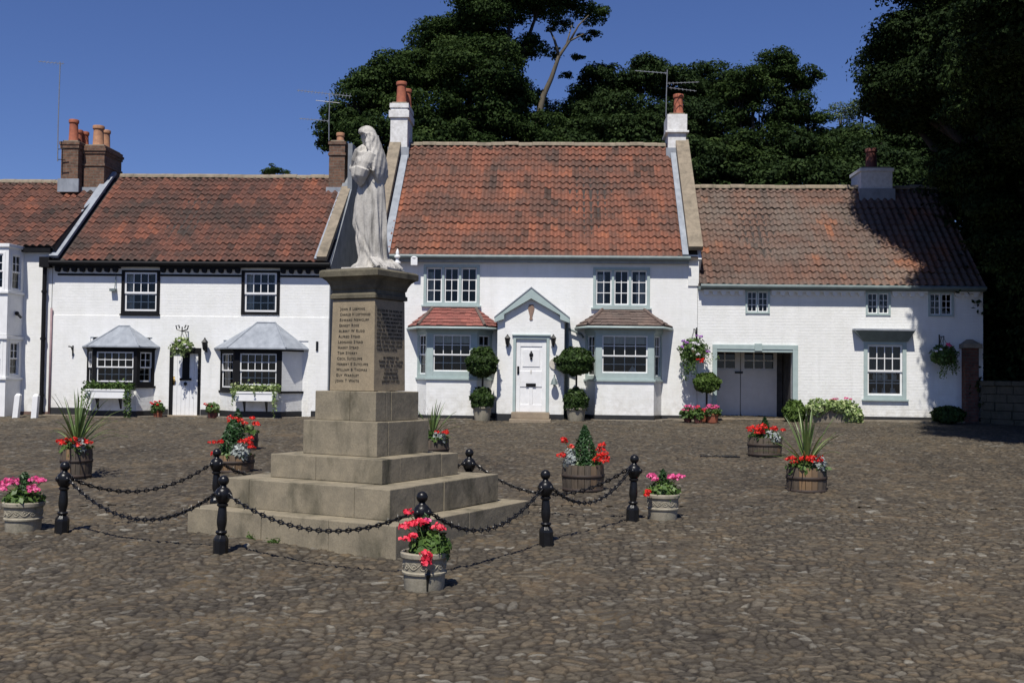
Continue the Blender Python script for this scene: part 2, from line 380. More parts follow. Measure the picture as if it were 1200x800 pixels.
def wall_panel(mb, fr, s0, s1, z0, z1, holes, thick=.25):
    S = sorted(set([s0, s1]+[h[i] for h in holes for i in (0, 1)])); Z = sorted(set([z0, z1]+[h[i] for h in holes for i in (2, 3)]))
    S = [s for s in S if s0-1e-6 <= s <= s1+1e-6]; Z = [z for z in Z if z0-1e-6 <= z <= z1+1e-6]
    def inh(s, z): return any(h[0] < s < h[1] and h[2] < z < h[3] for h in holes)
    for i in range(len(S)-1):
        for j in range(len(Z)-1):
            if inh((S[i]+S[i+1])/2, (Z[j]+Z[j+1])/2): continue
            for n in (0, -thick):
                q = [fr.p(S[i], n, Z[j]), fr.p(S[i+1], n, Z[j]), fr.p(S[i+1], n, Z[j+1]), fr.p(S[i], n, Z[j+1])]
                mb.add(q if n == 0 else q[::-1], [(0, 1, 2, 3)])
    for a, b, c, d in holes:
        for (sa, za), (sb, zb) in (((a, c), (b, c)), ((b, c), (b, d)), ((b, d), (a, d)), ((a, d), (a, c))):
            mb.add([fr.p(sa, 0, za), fr.p(sb, 0, zb), fr.p(sb, -thick, zb), fr.p(sa, -thick, za)], [(0, 1, 2, 3)])
    q = [fr.p(s, n, z) for s, n, z in ((s0, 0, z1), (s1, 0, z1), (s1, -thick, z1), (s0, -thick, z1))]; mb.add(q, [(0, 1, 2, 3)])

def window(parent, fr, s0, s1, z0, z1, cols, rows, fm, sm, frame=.06, depth=-.05, mid=None, sill=None, flat=None, stile=.035, bar=.018, mull=(), top=None, proud=0.03, room=True, mull_w=.07):
    """frame around [s0,s1]x[z0,z1]; sash with cols x rows panes; mid = z of the meeting rail; mull = list of s fractions for wide mullions"""
    top = frame if top is None else top
    P = flat if flat is not None else parent
    f = MB()
    fr.box(f, s0, s0+frame, depth-.06, proud, z0, z1); fr.box(f, s1-frame, s1, depth-.06, proud, z0, z1)
    fr.box(f, s0+frame, s1-frame, depth-.06, proud-.003, z1-top, z1)
    fr.box(f, s0+frame, s1-frame, depth-.06, proud-.003, z0, z0+frame)
    a, b, c, d = s0+frame, s1-frame, z0+frame, z1-top
    segs = []; last = a
    for m in mull:
        x = a+(b-a)*m; fr.box(f, x-mull_w/2, x+mull_w/2, depth-.05, proud-.012, c, d); segs.append((last, x-mull_w/2)); last = x+mull_w/2
    segs.append((last, b))
    fo = obj('window' if flat is None else 'window_frame', f, fm, P, bevel=.004)
    Q = fo if flat is None else flat
    sg = MB()
    nc = cols if not mull else cols//len(segs)
    for x0, x1 in segs:
        halves = [(c, d, 0.0)] if mid is None else [(c, mid+.012, -.03), (mid-.012, d, 0.0)]
        rr = rows if mid is None else rows//2
        for zc, zd, off in halves:
            n1 = depth+off+.03; n0 = depth+off
            fr.box(sg, x0, x0+stile, n0, n1, zc, zd); fr.box(sg, x1-stile, x1, n0, n1, zc, zd)
            fr.box(sg, x0+stile, x1-stile, n0, n1-.002, zc, zc+stile); fr.box(sg, x0+stile, x1-stile, n0, n1-.002, zd-stile, zd)
            for i in range(1, nc):
                x = x0+stile+(x1-x0-2*stile)*i/nc; fr.box(sg, x-bar/2, x+bar/2, n0+.004, n1-.005, zc+stile, zd-stile)
            for j in range(1, rr):
                z = zc+stile+(zd-zc-2*stile)*j/rr
                for i in range(nc):
                    xa = x0+stile+(x1-x0-2*stile)*i/nc+(bar/2 if i else 0); xb = x0+stile+(x1-x0-2*stile)*(i+1)/nc-(bar/2 if i < nc-1 else 0)
                    fr.box(sg, xa, xb, n0+.006, n1-.007, z-bar/2, z+bar/2)
    obj('sash', sg, sm, Q)
    g = MB()
    for x0, x1 in segs:
        g.add([fr.p(s, depth-.004, z) for s, z in ((x0, c), (x1, c), (x1, d), (x0, d))], [(0, 1, 2, 3)])
    obj('pane', g, glass, Q)
    if sill:
        sl = MB(); fr.box(sl, s0-.05, s1+.05, depth-.06, .07, z0-.05, z0-.002); obj('sill', sl, sill, Q, bevel=.005)
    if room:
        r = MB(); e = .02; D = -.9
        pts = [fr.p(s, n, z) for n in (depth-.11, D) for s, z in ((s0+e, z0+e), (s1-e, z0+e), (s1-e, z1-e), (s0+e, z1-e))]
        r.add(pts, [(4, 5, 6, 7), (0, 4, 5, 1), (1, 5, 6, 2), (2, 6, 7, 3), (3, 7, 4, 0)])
        obj('dark_room_box', r, room_dark, Q)
    return fo, Q, (a, b, c, d)

def curtain(Q, fr, s0, s1, z0, z1, n=-.20, waves=5, name='curtain', mat=None):
    m = MB(); k = waves*6; V = []; F = []
    for j, z in enumerate((z0, z1)):
        for i in range(k+1): V.append(fr.p(s0+(s1-s0)*i/k, n+.015*math.sin(2*math.pi*waves*i/k), z))
    for i in range(k): F.append((i, i+1, k+2+i, k+1+i))
    m.add(V, F); obj(name, m, mat or curtain_white, Q, smooth=True)

def tiles(mb, bl, br, tr, tl, tw=.20, gauge=.285, wave=.031, lift=.029, seed=0, jit=.004, flat=False, patch=None):
    bl, br, tr, tl = [np.asarray(p, float) for p in (bl, br, tr, tl)]
    rg = np.random.default_rng(seed); G1 = rg.normal(size=(60, 120)); G1 = (G1+np.roll(G1, 1, 0)*1.1+np.roll(G1, 2, 0)*.8+np.roll(G1, 1, 1)*.7+np.roll(G1, -1, 1)*.7+np.roll(G1, -1, 0))/2.2
    up = ((tl+tr)-(bl+br))/2; H = np.linalg.norm(up); nr = max(2, round(H/gauge))
    rt = br-bl; nn = np.cross(rt, up); nn /= np.linalg.norm(nn)
    K = 3 if flat else 9
    for r in range(nr):
        t0, t1 = r/nr, min(1, (r+1.08)/nr)
        L0, R0, L1, R1 = bl+(tl-bl)*t0, br+(tr-br)*t0, bl+(tl-bl)*t1, br+(tr-br)*t1
        wid = np.linalg.norm(R0-L0); nc = max(1, round(wid/tw))
        sag = rg.normal(0, .004)
        off = (.5 if (flat and r % 2) else 0)
        for c in range(nc+(1 if off else 0)):
            a, b = max(0, (c-off)/nc), min(1, (c+1-off)/nc)
            if b-a < .01: continue
            s = np.linspace(a, b+(0 if flat else .012/nc), K)
            ph = np.linspace(0, 1, K)
            h = (np.zeros(K) if flat else wave*(np.sin(2*math.pi*ph+.6)))+rg.normal(0, jit)
            dt = rg.normal(0, .008)/H
            rows = []
            for q, (tt, Lp, Rp) in enumerate(((0, L0, R0), (0, L0, R0), (1, L1, R1))):
                base = Lp[None]*(1-s[:, None])+Rp[None]*s[:, None]+up[None]*dt
                hh = h+(lift-.016 if q == 0 else lift if q == 1 else 0)+sag
                if q == 0: hh = h+lift-.018+sag
                hh = hh+(.030*np.sin(s*7+seed)+.022*np.sin(s*17+seed*2))*math.sin(math.pi*min(1, t0+.1)) if not flat else hh
                rows.append(base+nn[None]*hh[:, None])
            V = np.concatenate(rows); Fq = []
            for q in range(2):
                for i in range(K-1): Fq.append((q*K+i, q*K+i+1, (q+1)*K+i+1, (q+1)*K+i))
            tv = .5+.17*G1[r % 60, c % 120]+rg.normal(0, .085)
            if patch and any(x0 <= (c+.5)/nc <= x1 and r <= r1 for x0, x1, r1 in patch): tv = rg.normal(.93, .06)
            mb.add(V, Fq, float(np.clip(tv, 0, 1)))
    return nn

def leaves(mb, C, size, rg, flat=0.0, tint=None, aspect=.55, out=None):
    """C (n,3) leaf centres; four-point folded leaves with random directions"""
    n = len(C); d = rg.normal(size=(n, 3)); d[:, 2] *= (1-flat); d /= np.linalg.norm(d, axis=1)[:, None]+1e-9
    e = rg.normal(size=(n, 3)); e[:, 2] *= (1-flat*.6)
    if out is not None:       # leaves roughly tangent to a surface with outward normals
        o_ = out/np.linalg.norm(out, axis=1)[:, None]; o_ = o_+rg.normal(size=(n, 3))*.55
        d = np.cross(o_, d); d /= np.linalg.norm(d, axis=1)[:, None]+1e-9; e = np.cross(o_, d)
    b = e-(e*d).sum(1)[:, None]*d; b /= np.linalg.norm(b, axis=1)[:, None]+1e-9
    s = (size*rg.uniform(.6, 1.25, n))[:, None]
    V = np.stack([C-d*s, C+b*s*aspect, C+d*s, C-b*s*aspect], 1).reshape(-1, 3)
    q = np.arange(n*4).reshape(n, 4)
    t = np.clip(rg.normal(.45, .25, n), 0, 1) if tint is None else tint
    mb.addq(V, q, np.repeat(t, 4))

# ------------------------------------------------------------------ ground
def worley(x, y, cell, seed):
    rg = np.random.default_rng(seed); N = 512
    jx, jy, jid = rg.uniform(.08, .92, (N, N)), rg.uniform(.08, .92, (N, N)), rg.uniform(0, 1, (N, N))
    gx, gy = x/cell, y/cell; ix, iy = np.floor(gx).astype(int), np.floor(gy).astype(int)
    f1 = np.full(x.shape, 9.); f2 = np.full(x.shape, 9.); idv = np.zeros(x.shape); dx_ = np.zeros(x.shape)
    for a in (-1, 0, 1):
        for b in (-1, 0, 1):
            cx, cy = (ix+a) % N, (iy+b) % N
            px, py = ix+a+jx[cx, cy], iy+b+jy[cx, cy]
            d = np.hypot(gx-px, gy-py); m = d < f1
            f2 = np.where(m, f1, np.minimum(f2, d)); idv = np.where(m, jid[cx, cy], idv); dx_ = np.where(m, gx-px, dx_); f1 = np.where(m, d, f1)
    return f1, f2, idv, dx_
def smooth_noise(x, y, s, seed):
    rg = np.random.default_rng(seed); N = 128; g = rg.normal(size=(N, N))
    a, b = x/s, y/s; i, j = np.floor(a).astype(int), np.floor(b).astype(int); fa, fb = a-i, b-j
    fa, fb = fa*fa*(3-2*fa), fb*fb*(3-2*fb)
    G = lambda p, q: g[p % N, q % N]
    return (G(i, j)*(1-fa)+G(i+1, j)*fa)*(1-fb)+(G(i, j+1)*(1-fa)+G(i+1, j+1)*fa)*fb
def m_cobble():
    m, t, b = _new('cobbles'); co = ocoord(t)
    st = ramp(t, attr(t, 'stone'), [(0, (.056, .047, .035)), (.3, (.078, .065, .047)), (.55, (.096, .081, .058)), (.75, (.116, .088, .055)), (.90, (.120, .107, .084)), (.975, (.140, .127, .102)), (1, (.22, .205, .17))])
    f = noise(t, co, 30, 6, .7)
    st = mixc(t, 1.0, st, ramp(t, f, [(.3, (.55, .55, .55)), (.7, (1.28, 1.28, 1.28))]), 'MULTIPLY')
    dirt = ramp(t, noise(t, co, 1.3, 6, .65), [(.42, (.014, .011, .008)), (.58, (.034, .026, .017)), (.70, (.135, .095, .050))])
    col = mixc(t, attr(t, 'joint'), st, dirt)
    pm = ramp(t, noise(t, co, .8, 8, .7, .6), [(.56, (0, 0, 0)), (.72, (.62, .62, .62))])
    col = mixc(t, pm, col, (.125, .088, .050))
    pt = ramp(t, noise(t, co, .45, 8, .68), [(.30, (.70, .70, .71)), (.50, (1.0, 1.0, 1.0)), (.70, (1.22, 1.17, 1.08))])
    col = mixc(t, 1.0, col, pt, 'MULTIPLY')
    t.links.new(col, b.inputs['Base Color']); b.inputs['Roughness'].default_value = .75; b.inputs['Specular IOR Level'].default_value = .3
    bump(t, b, noise(t, co, 70, 5, .7), .6, .008); return m
cobble = m_cobble()
def cobbles(name, x0, x1, y0, y1, step, cell, slope_fade=None):
    nx, ny = int((x1-x0)/step)+1, int((y1-y0)/step)+1
    X, Y = np.meshgrid(np.linspace(x0, x1, nx), np.linspace(y0, y1, ny))
    wx, wy = X+.05*smooth_noise(X, Y, .35, 1), Y+.05*smooth_noise(X, Y, .35, 2)
    f1, f2, idv, dx_ = worley(wx*(1+.0*X), wy*1.34, cell, 11)
    e = np.clip((f2-f1)/.34, 0, 1); dome = np.sqrt(1-(1-e)**2)
    hgt = .024*dome+.020*(np.modf(idv*91.3)[0]-.5)*e+.016*(np.modf(idv*37.7)[0]-.5)*dx_
    Z = gz(X, Y)-.012+hgt+.018*smooth_noise(X, Y, 1.6, 5)+.004*smooth_noise(X, Y, .05, 6)
    me = bpy.data.meshes.new(name); me.vertices.add(nx*ny)
    me.vertices.foreach_set('co', np.stack([X, Y, Z], -1).reshape(-1).astype(np.float32))
    i = np.arange(nx*ny).reshape(ny, nx); q = np.stack([i[:-1, :-1], i[:-1, 1:], i[1:, 1:], i[1:, :-1]], -1).reshape(-1, 4)
    me.loops.add(q.size); me.loops.foreach_set('vertex_index', q.reshape(-1).astype(np.int32))
    me.polygons.add(len(q)); me.polygons.foreach_set('loop_start', np.arange(0, q.size, 4, dtype=np.int32)); me.polygons.foreach_set('use_smooth', np.ones(len(q), bool))
    me.update(calc_edges=True)
    a = me.attributes.new('stone', 'FLOAT', 'POINT'); a.data.foreach_set('value', idv.reshape(-1).astype(np.float32))
    a = me.attributes.new('joint', 'FLOAT', 'POINT'); a.data.foreach_set('value', np.clip(1.15-(f2-f1)/.26, 0, 1).reshape(-1).astype(np.float32))
    me.materials.append(cobble); o = bpy.data.objects.new(name, me); COL.objects.link(o); o['kind'] = 'structure'; return o
cobbles('cobbles', -8.5, 8.5, 4.5, 14.5, .015, .104)
cobbles('cobbles', -19, 19, 14.5, 31.0, .036, .112)
g = MB(); n = 24; gv = []
for y in np.concatenate([np.linspace(-40, 58, 18), np.linspace(60, 400, 6)]):
    for x in np.concatenate([np.linspace(-300, -24, 6), np.linspace(-20, 20, 12), np.linspace(24, 300, 6)]): gv.append((x, y, float(gz(max(-24, min(24, x)), min(y, 60)))-.08))
g.add(gv, [(j*n+i, j*n+i+1, (j+1)*n+i+1, (j+1)*n+i) for j in range(n-1) for i in range(n-1)])
gm = plain('earth', (.085, .075, .062), (.055, .048, .04), .8, .9, .5, 12)
struct('ground', g, gm)

# ------------------------------------------------------------------ houses
def hrect(x0, x1, y0, y1, w=0.0):
    ym, xm = (y0+y1)/2, (x0+x1)/2
    return fu(x0, w, ym), fu(x1, w, ym), fz(y1, xm, w), fz(y0, xm, w)
def house(name, label, u0, u1, ze, zr, wr, wallm, holes, tilem, tu0, tu1, seed, patch=None):
    um = (u0+u1)/2; zg = fg(um)
    h = thing(name, label, 'house', W3(um, 0, zg), -TH)
    wl = MB()
    wall_panel(wl, FRONT, u0, u1, zg-.4, ze+.05, [(a+.012, b-.012, c+.012, d-.012) for a, b, c, d in holes])
    for u in (u0, u1):
        wl.add([W3(u, x, z) for x, z in ((0, zg-.4), (0, ze+.05), (wr, zr-.05), (2*wr, ze), (2*wr, zg-.4))], [(0, 1, 2, 3, 4)])
    wl.add([W3(u0, 2*wr, zg-.4), W3(u1, 2*wr, zg-.4), W3(u1, 2*wr, ze), W3(u0, 2*wr, ze)], [(0, 1, 2, 3)])
    obj('wall', wl, wallm, h)
    sl = (zr-ze)/(wr+.15)
    d = MB()
    for a, b, za, zb in ((-.13, wr, ze-.055, zr-.06), (2*wr+.15, wr, ze-.05, zr-.06)):
        d.add([W3(u0, a, za), W3(u1, a, za), W3(u1, b, zb), W3(u0, b, zb)], [(0, 1, 2, 3)])
    obj('roof_underlay', d, deck, h)
    tl = MB()
    tiles(tl, W3(tu0, -.17, ze), W3(tu1, -.17, ze), W3(tu1, wr, zr), W3(tu0, wr, zr), seed=seed, patch=patch)
    ro = obj('roof', tl, tilem, h, smooth=True, auto=50)
    rd = MB(); k = int((tu1-tu0)/.42)
    for i in range(k):
        a, b = tu0+(tu1-tu0)*i/k, tu0+(tu1-tu0)*(i+1)/k-.006; j = rng.normal(0, .008)
        P = [[W3(u, wr+.13*math.cos(q), zr-.05+j+.13*math.sin(q)) for q in np.linspace(0, math.pi, 7)] for u in (a, b)]
        rd.add(P[0]+P[1], [(m, m+1, 8+m, 7+m) for m in range(6)]+[tuple(range(7)), tuple(range(13, 6, -1))], float(rng.uniform(.2, .6)))
    obj('ridge_tiles', rd, coping_stone, ro)
    return h, zg, sl
def slope_box(mb, u0, u1, wa, za, wb, zb, n0, n1):
    L = math.hypot(wb-wa, zb-za); nw, nz = -(zb-za)/L, (wb-wa)/L
    mb.box8([W3(u, x+nw*n, z+nz*n) for n in (n0, n1) for u, x, z in ((u0, wa, za), (u1, wa, za), (u1, wb, zb), (u0, wb, zb))])
def ubox(mb, u0, u1, w0, w1, z0, z1, tint=None):
    mb.box8([W3(u, x, z) for z in (z0, z1) for u, x in ((u0, w0), (u1, w0), (u1, w1), (u0, w1))], tint)
def chimney(h, u0, u1, w0, w1, z0, z1, mat, pots, bands=((.10, .0, .05),), flash=True, cap=True, label=None):
    m = MB(); ubox(m, u0, u1, w0, w1, z0, z1)
    for a, b, e in bands: ubox(m, u0-e, u1+e, w0-e, w1+e, z1-a, z1-b-.002)
    c = obj('chimney', m, mat, h, bevel=.008, label=label)
    if cap:
        k = MB(); ubox(k, u0+.03, u1-.03, w0+.03, w1-.03, z1, z1+.05); obj('mortar_cap', k, coping_stone, c, bevel=.015)
    for (u, x, r, hh, pm) in pots:
        p = MB(); q = W3(u, x, z1+.03)
        p.lathe([(r*1.08, 0), (r*1.08, .05), (r, .07), (r*.88, hh-.12), (r*1.06, hh-.10), (r*1.08, hh-.02), (r*1.0, hh), (r*.8, hh), (r*.75, hh-.2)], q, 18)
        obj('chimney_pot', p, pm, c, smooth=True, auto=40)
    if flash:
        f = MB(); ubox(f, u0-.06, u1+.06, w0-.07, w0-.004, z0+.02, z0+.42); obj('flashing', f, lead, c)
    return c
def gutter(h, u0, u1, z, mat, w=-.22, r=.06, name='gutter'):
    m = MB(); m.tube([W3(u0, w, z), W3(u1, w, z)], r, 10); return obj(name, m, mat, h, smooth=True, auto=50)
def lead_rolls(mb, a, b, r=.022): mb.tube([np.array(a), np.array(b)], r, 6)

def bay(h, ua, ub, uc, ud, p, zg, zpl, zs, zh, roof, fm, sm, wallm, front, cheek_l, cheek_r, overhang=.16, kind='lead', tilem=None, roof_tb=None, post=.14, label=None, curt=False):
    """canted bay: wall line ua..ub, front line uc..ud at depth p; sill zs, head zh; roof=(ut0, ut1, zt, ze)"""
    A, B, C, D = (ua, 0), (uc, -p), (ud, -p), (ub, 0)
    frs = [Fr(A, B), Fr(B, C), Fr(C, D)]
    w_ = MB()
    cen = ((uc+ud)/2, -p/2)
    def ring(mb, z0, z1, grow, cap=True):
        q = [(ua-grow, .02), (uc-grow*.75, -p-grow), (ud+grow*.75, -p-grow), (ub+grow, .02)]
        mb.box8([W3(u, x, z) for z in (z0, z1) for u, x in (q[1], q[2], q[3], q[0])])
    ring(w_, zpl, zs, 0)
    solid = []
    for k, (fr, spec) in enumerate(zip(frs, (cheek_l, front, cheek_r))):
        if spec is None: fr.box(w_, 0, fr.L, -.10, 0, zs, zh)
    bw = obj('bay_window', w_, wallm, h, bevel=.006, label=label)
    pl = MB(); ring(pl, zg-.3, zpl-.002, .012); obj('plinth', pl, plinth_black, bw)
    sl = MB(); ring(sl, zs-.045, zs+.012, .05); obj('sill', sl, fm, bw, bevel=.005)
    fs = MB(); ring(fs, zh-.002, roof[3]-.01, .035); obj('fascia', fs, fm, bw, bevel=.005)
    for k, (fr, spec) in enumerate(zip(frs, (cheek_l, front, cheek_r))):
        if spec is None: continue
        cols, rows, st = spec
        _, _, (a, b, c, d) = window(h, fr, 0.0, fr.L, zs+.012, zh, cols, rows, fm, sm, frame=st, depth=-.06, mid=(zs+zh)/2+.01, flat=bw, top=.07, proud=.0 if k == 1 else -.002, room=False)
        if curt and k == 1:
            curtain(bw, fr, a, b, d-.22, d+.02, -.13, 9, 'pelmet')
    r = MB(); ubox(r, ua+.05, ub-.05, .0, .9, zs, zh)
    rb = MB(); e = .03
    rb.add([W3(u, x, z) for z in (zs+.015, zh-.005) for u, x in ((uc+.1, -p+.32), (ud-.1, -p+.32), (ub-.1, 0.0), (ub-.1, .8), (ua+.1, .8), (ua+.1, 0.0))], [(2, 3, 9, 8), (3, 4, 10, 9), (4, 5, 11, 10), (0, 1, 2, 3, 4, 5), (6, 7, 8, 9, 10, 11)])
    obj('dark_room_box', rb, room_dark, bw)
    ut0, ut1, zt, zeb = roof; o = overhang
    b0, b1, b2, b3 = W3(ua-o, 0, zeb), W3(uc-o*.8, -p-o, zeb), W3(ud+o*.8, -p-o, zeb), W3(ub+o, 0, zeb)
    t0, t1 = W3(ut0, -.02, zt), W3(ut1, -.02, zt)
    rm = MB()
    dn = np.array([0, 0, -.035])
    rm.add([b0, b1, b2, b3, t0, t1, b0+dn, b1+dn, b2+dn, b3+dn], [(0, 1, 4), (1, 2, 5, 4), (2, 3, 5), (9, 8, 7, 6), (6, 7, 1, 0), (7, 8, 2, 1), (8, 9, 3, 2), (0, 4, 5, 3, 9, 6)])
    if kind == 'lead':
        for a, b in ((b1, t0), (b2, t1)): lead_rolls(rm, a, b)
        lead_rolls(rm, t0, t1, .03)
        obj('bay_roof', rm, lead, bw)
    else:
        obj('roof_underlay', rm, deck, bw)
        tm = MB(); up = np.array([0, 0, .012])
        tiles(tm, b1+up, b2+up, t1+up, t0+up, .165, .15, seed=3, flat=True, lift=.016, jit=.002)
        tiles(tm, b0+up, b1+up, t0+up, t0+up+W3(ut0-.001, 0, 0)-W3(ut0, 0, 0), .165, .15, seed=4, flat=True, lift=.016, jit=.002)
        tiles(tm, b2+up, b3+up, t1+up+W3(ut1+.001, 0, 0)-W3(ut1, 0, 0), t1+up, .165, .15, seed=5, flat=True, lift=.016, jit=.002)
        obj('bay_roof', tm, tilem, bw)
        hp = MB()
        for a, b in ((b1, t0), (b2, t1)): hp.tube([a+up*2, b+up*2], .045, 7)
        hp.tube([t0+up*2, t1+up*2], .05, 7)
        obj('hip_tiles', hp, tile_brown, bw)
        gt = MB(); gt.tube([b0+dn*1.6, b1+dn*1.6, b2+dn*1.6, b3+dn*1.6], .035, 8); obj('bay_gutter', gt, fm, bw, smooth=True)
    return bw, frs

# ---- left house -------------------------------------------------------------
LU0, LU1 = fu(60), fu(385); zeL, zrL, wrL = 4.90, 7.93, 3.7
wL1 = hrect(142.5, 187.5, 316.5, 368); wL2 = hrect(283, 328, 317, 369); dL = hrect(198, 236, 407, 487)
BL1 = (fu(102), fu(183)); BL2 = (fu(258), fu(366))
h, zg, sl = house('black_trimmed_cottage', 'white cottage with black window frames, two grey lead-roofed bays and a narrow white front door', LU0, LU1, zeL, zrL, wrL, wall_brick,
    [wL1, wL2, (BL1[0]+.15, BL1[1]-.15, fz(452), fz(400)), (BL2[0]+.15, BL2[1]-.5, fz(458), fz(402)), dL], tile_left, fu(76, 0, 306), fu(379), 21)
LH = h
zlow = fz(371, 235)
lo = MB()     # thicker rendered lower storey
wall_panel(lo, Fr((LU0+.02, -.022), (LU1, -.022)), 0, LU1-LU0-.02, zg-.4, zlow, [(BL1[0]-LU0-.02+.1, BL1[1]-LU0-.12, zg-.39, fz(400)), (BL2[0]-LU0+.08, BL2[1]-LU0-.12, zg-.39, fz(402)), (dL[0]-LU0-.01, dL[1]-LU0-.03, zg-.39, dL[3]-.012)], .03)
obj('lower_render', lo, wall_smooth, h)
for a, b in ((LU0+.03, BL1[0]), (BL1[1], dL[0]), (dL[1], BL2[0]), (BL2[1], LU1-.01)):
    pl = MB(); ubox(pl, a, b, -.036, .0, zg-.3, fz(479.5, 235)); obj('plinth', pl, plinth_black, h)
m = MB(); ubox(m, LU0, LU1+.02, -.20, -.003, zeL-.16, zeL-.045); obj('fascia', m, black_paint, h)
gutter(h, LU0, LU1+.05, zeL-.075, black_paint, w=-.245)
def comb(u0, u1, zt, drop, tooth, gap, w0, w1):
    m = MB(); u = u0; n = 6
    while u < u1-.05:
        e = min(u1, u+tooth); V = []; top = zt
        arc = [(u+(e-u)*(.5-.5*math.cos(math.pi*i/n)), zt-.045-drop*math.sin(math.pi*i/n)**.5) for i in range(n+1)]
        P = [(u, top)]+arc+[(e, top)]; k = len(P); V = [W3(a, x, z) for x in (w0, w1) for a, z in P]
        m.add(V, [tuple(range(k)), tuple(range(2*k-1, k-1, -1))]+[(i, (i+1) % k, k+(i+1) % k, k+i) for i in range(k)])
        if e < u1: m.add([W3(a, x, z) for x in (w0, w1) for a, z in ((e, top), (e, top-.045), (min(u1, e+gap), top-.045), (min(u1, e+gap), top))], [(0, 1, 2, 3), (7, 6, 5, 4), (1, 5, 6, 2)])
        u = e+gap
    V = np.concatenate(m.v); key = {}; idx = []; out = []
    for v in V:
        q = tuple(np.round(v, 4))
        if q not in key: key[q] = len(out); out.append(v)
        idx.append(key[q])
    r = MB(); r.add(out, [tuple(idx[i] for i in f) for f in m.f]); return r
for a, b in ((LU0+.1, wL1[0]-.03), (wL1[1]+.03, wL2[0]-.03), (wL2[1]+.03, LU1-.1)): obj('eaves_scallops', comb(a, b, zeL-.163, .11, .13, .10, -.13, -.004), black_paint, h)  # black scallops stand in for the shadow of the tile course
zc = fz(323, 235)
for a, b in ((fu(66), wL1[0]-.01), (wL1[1]+.01, wL2[0]-.01), (wL2[1]+.01, LU1-.02)):
    m = MB(); ubox(m, a, b, -.03, -.003, zc-.025, zc+.03); obj('string_trim', m, black_paint, h)
for wr_ in (wL1, wL2):
    fo, Q, (a, b, c, d) = window(h, FRONT, *wr_, 4, 4, black_paint, white_paint, frame=.085, top=.06, depth=-.03, mid=(wr_[2]+wr_[3])/2-.03, stile=.05, bar=.022)
    curtain(Q, FRONT, a, a+.2, c, d, -.16, 3); 
    if wr_ is wL2: curtain(Q, FRONT, b-.12, b, c, d, -.16, 2)
sgn = MB(); ubox(sgn, wL1[0]-.02, wL1[1]+.02, -.07, .0, wL1[2]-.04, wL1[2]+.004)
obj('sill', sgn, black_paint, h)
p = .5
b1, fr1 = bay(h, BL1[0], BL1[1], fu(109, -p), fu(161, -p), p, zg, fz(480.5, 145), fz(452, 145), fz(409, 145, -p), (fu(139), fu(152), fz(382, 146), fz(405.5, 145, -p)), black_paint, white_paint, wall_smooth, (5, 4, .10), (2, 4, .09), (2, 4, .11), .14, label='bay left of the front door with a flower box')
p2 = .6
b2, fr2 = bay(h, BL2[0], BL2[1]-.25, fu(275, -p2), fu(331, -p2), p2, zg, fz(481, 300), fz(458, 300), fz(411, 300, -p2), (fu(301), fu(323), fz(378, 311), fz(407.5, 300, -p2)), black_paint, white_paint, wall_smooth, (5, 4, .15), (2, 4, .08), None, .18, label='bay right of the front door with a solid white right cheek')
# front door
m = MB()
FRONT.box(m, dL[0], dL[0]+.10, -.12, .02, zg-.02, dL[3]); FRONT.box(m, dL[1]-.10, dL[1], -.12, .02, zg-.02, dL[3]); FRONT.box(m, dL[0]+.10, dL[1]-.10, -.12, .018, dL[3]-.16, dL[3])
obj('door_frame', m, black_paint, h, bevel=.006)
m = MB(); a, b = dL[0]+.10, dL[1]-.10
nb = 6
for i in range(nb): FRONT.box(m, a+(b-a)*i/nb+.002, a+(b-a)*(i+1)/nb-.002, -.07, -.03, zg+.03, dL[3]-.16)
FRONT.box(m, a, b, -.09, -.07, zg+.03, dL[3]-.16)
dr = obj('door', m, white_paint, h, bevel=.004)
um = fu(217.5, 0, 430)
m = MB(); FRONT.box(m, um-.10, um+.10, -.029, -.022, fz(443, 217), fz(414, 217)); obj('glazed_slit', m, black_paint, dr)
m = MB(); FRONT.box(m, um-.16, um+.16, -.029, .01, fz(445.5, 217), fz(442.8, 217)); obj('letter_ledge', m, black_paint, dr, bevel=.004)
m = MB(); m.ball(W3(um, .0, fz(449.5, 217)), (.045, .03, .05)); obj('door_knocker', m, black_iron, dr, smooth=True)
m = MB(); m.ball(W3(fu(204.5, 0, 446), .0, fz(446, 204)), (.03, .04, .03)); FRONT.box(m, fu(204.5)-.025, fu(204.5)+.025, -.03, -.022, fz(451, 204), fz(441, 204)); obj('handle', m, brass, dr, smooth=True)
m = MB(); FRONT.box(m, dL[0]-.05, dL[1]+.05, -.1, .18, zg-.1, zg+.035); obj('door_step', m, sand_step, h, bevel=.01)
# chimneys
zt = fz(166, 110, 3.0)
chimney(h, fu(97.5, 3.0, 200), fu(122, 3.0, 200), 3.0, 4.3, fz(236, 110, 3.0), fz(171, 110, 3.0), brick_brown,
        [(fu(116.5, 3.4, 150), 3.35, .165, .66, buff_pot), (fu(125, 4.0, 150), 3.95, .14, .66, buff_pot)], bands=((.08, .0, .03), (.16, .08, .06), (.24, .16, .03), (.62, .54, .03)))
chimney(h, fu(385.5, 3.0, 190), fu(404, 3.0, 190), 3.0, 4.2, fz(236, 395, 3.0), fz(166, 395, 3.0), brick_brown,
        [(fu(399, 3.5, 160), 3.5, .12, .34, buff_pot)], bands=((.09, .0, .03), (.42, .34, .03)))
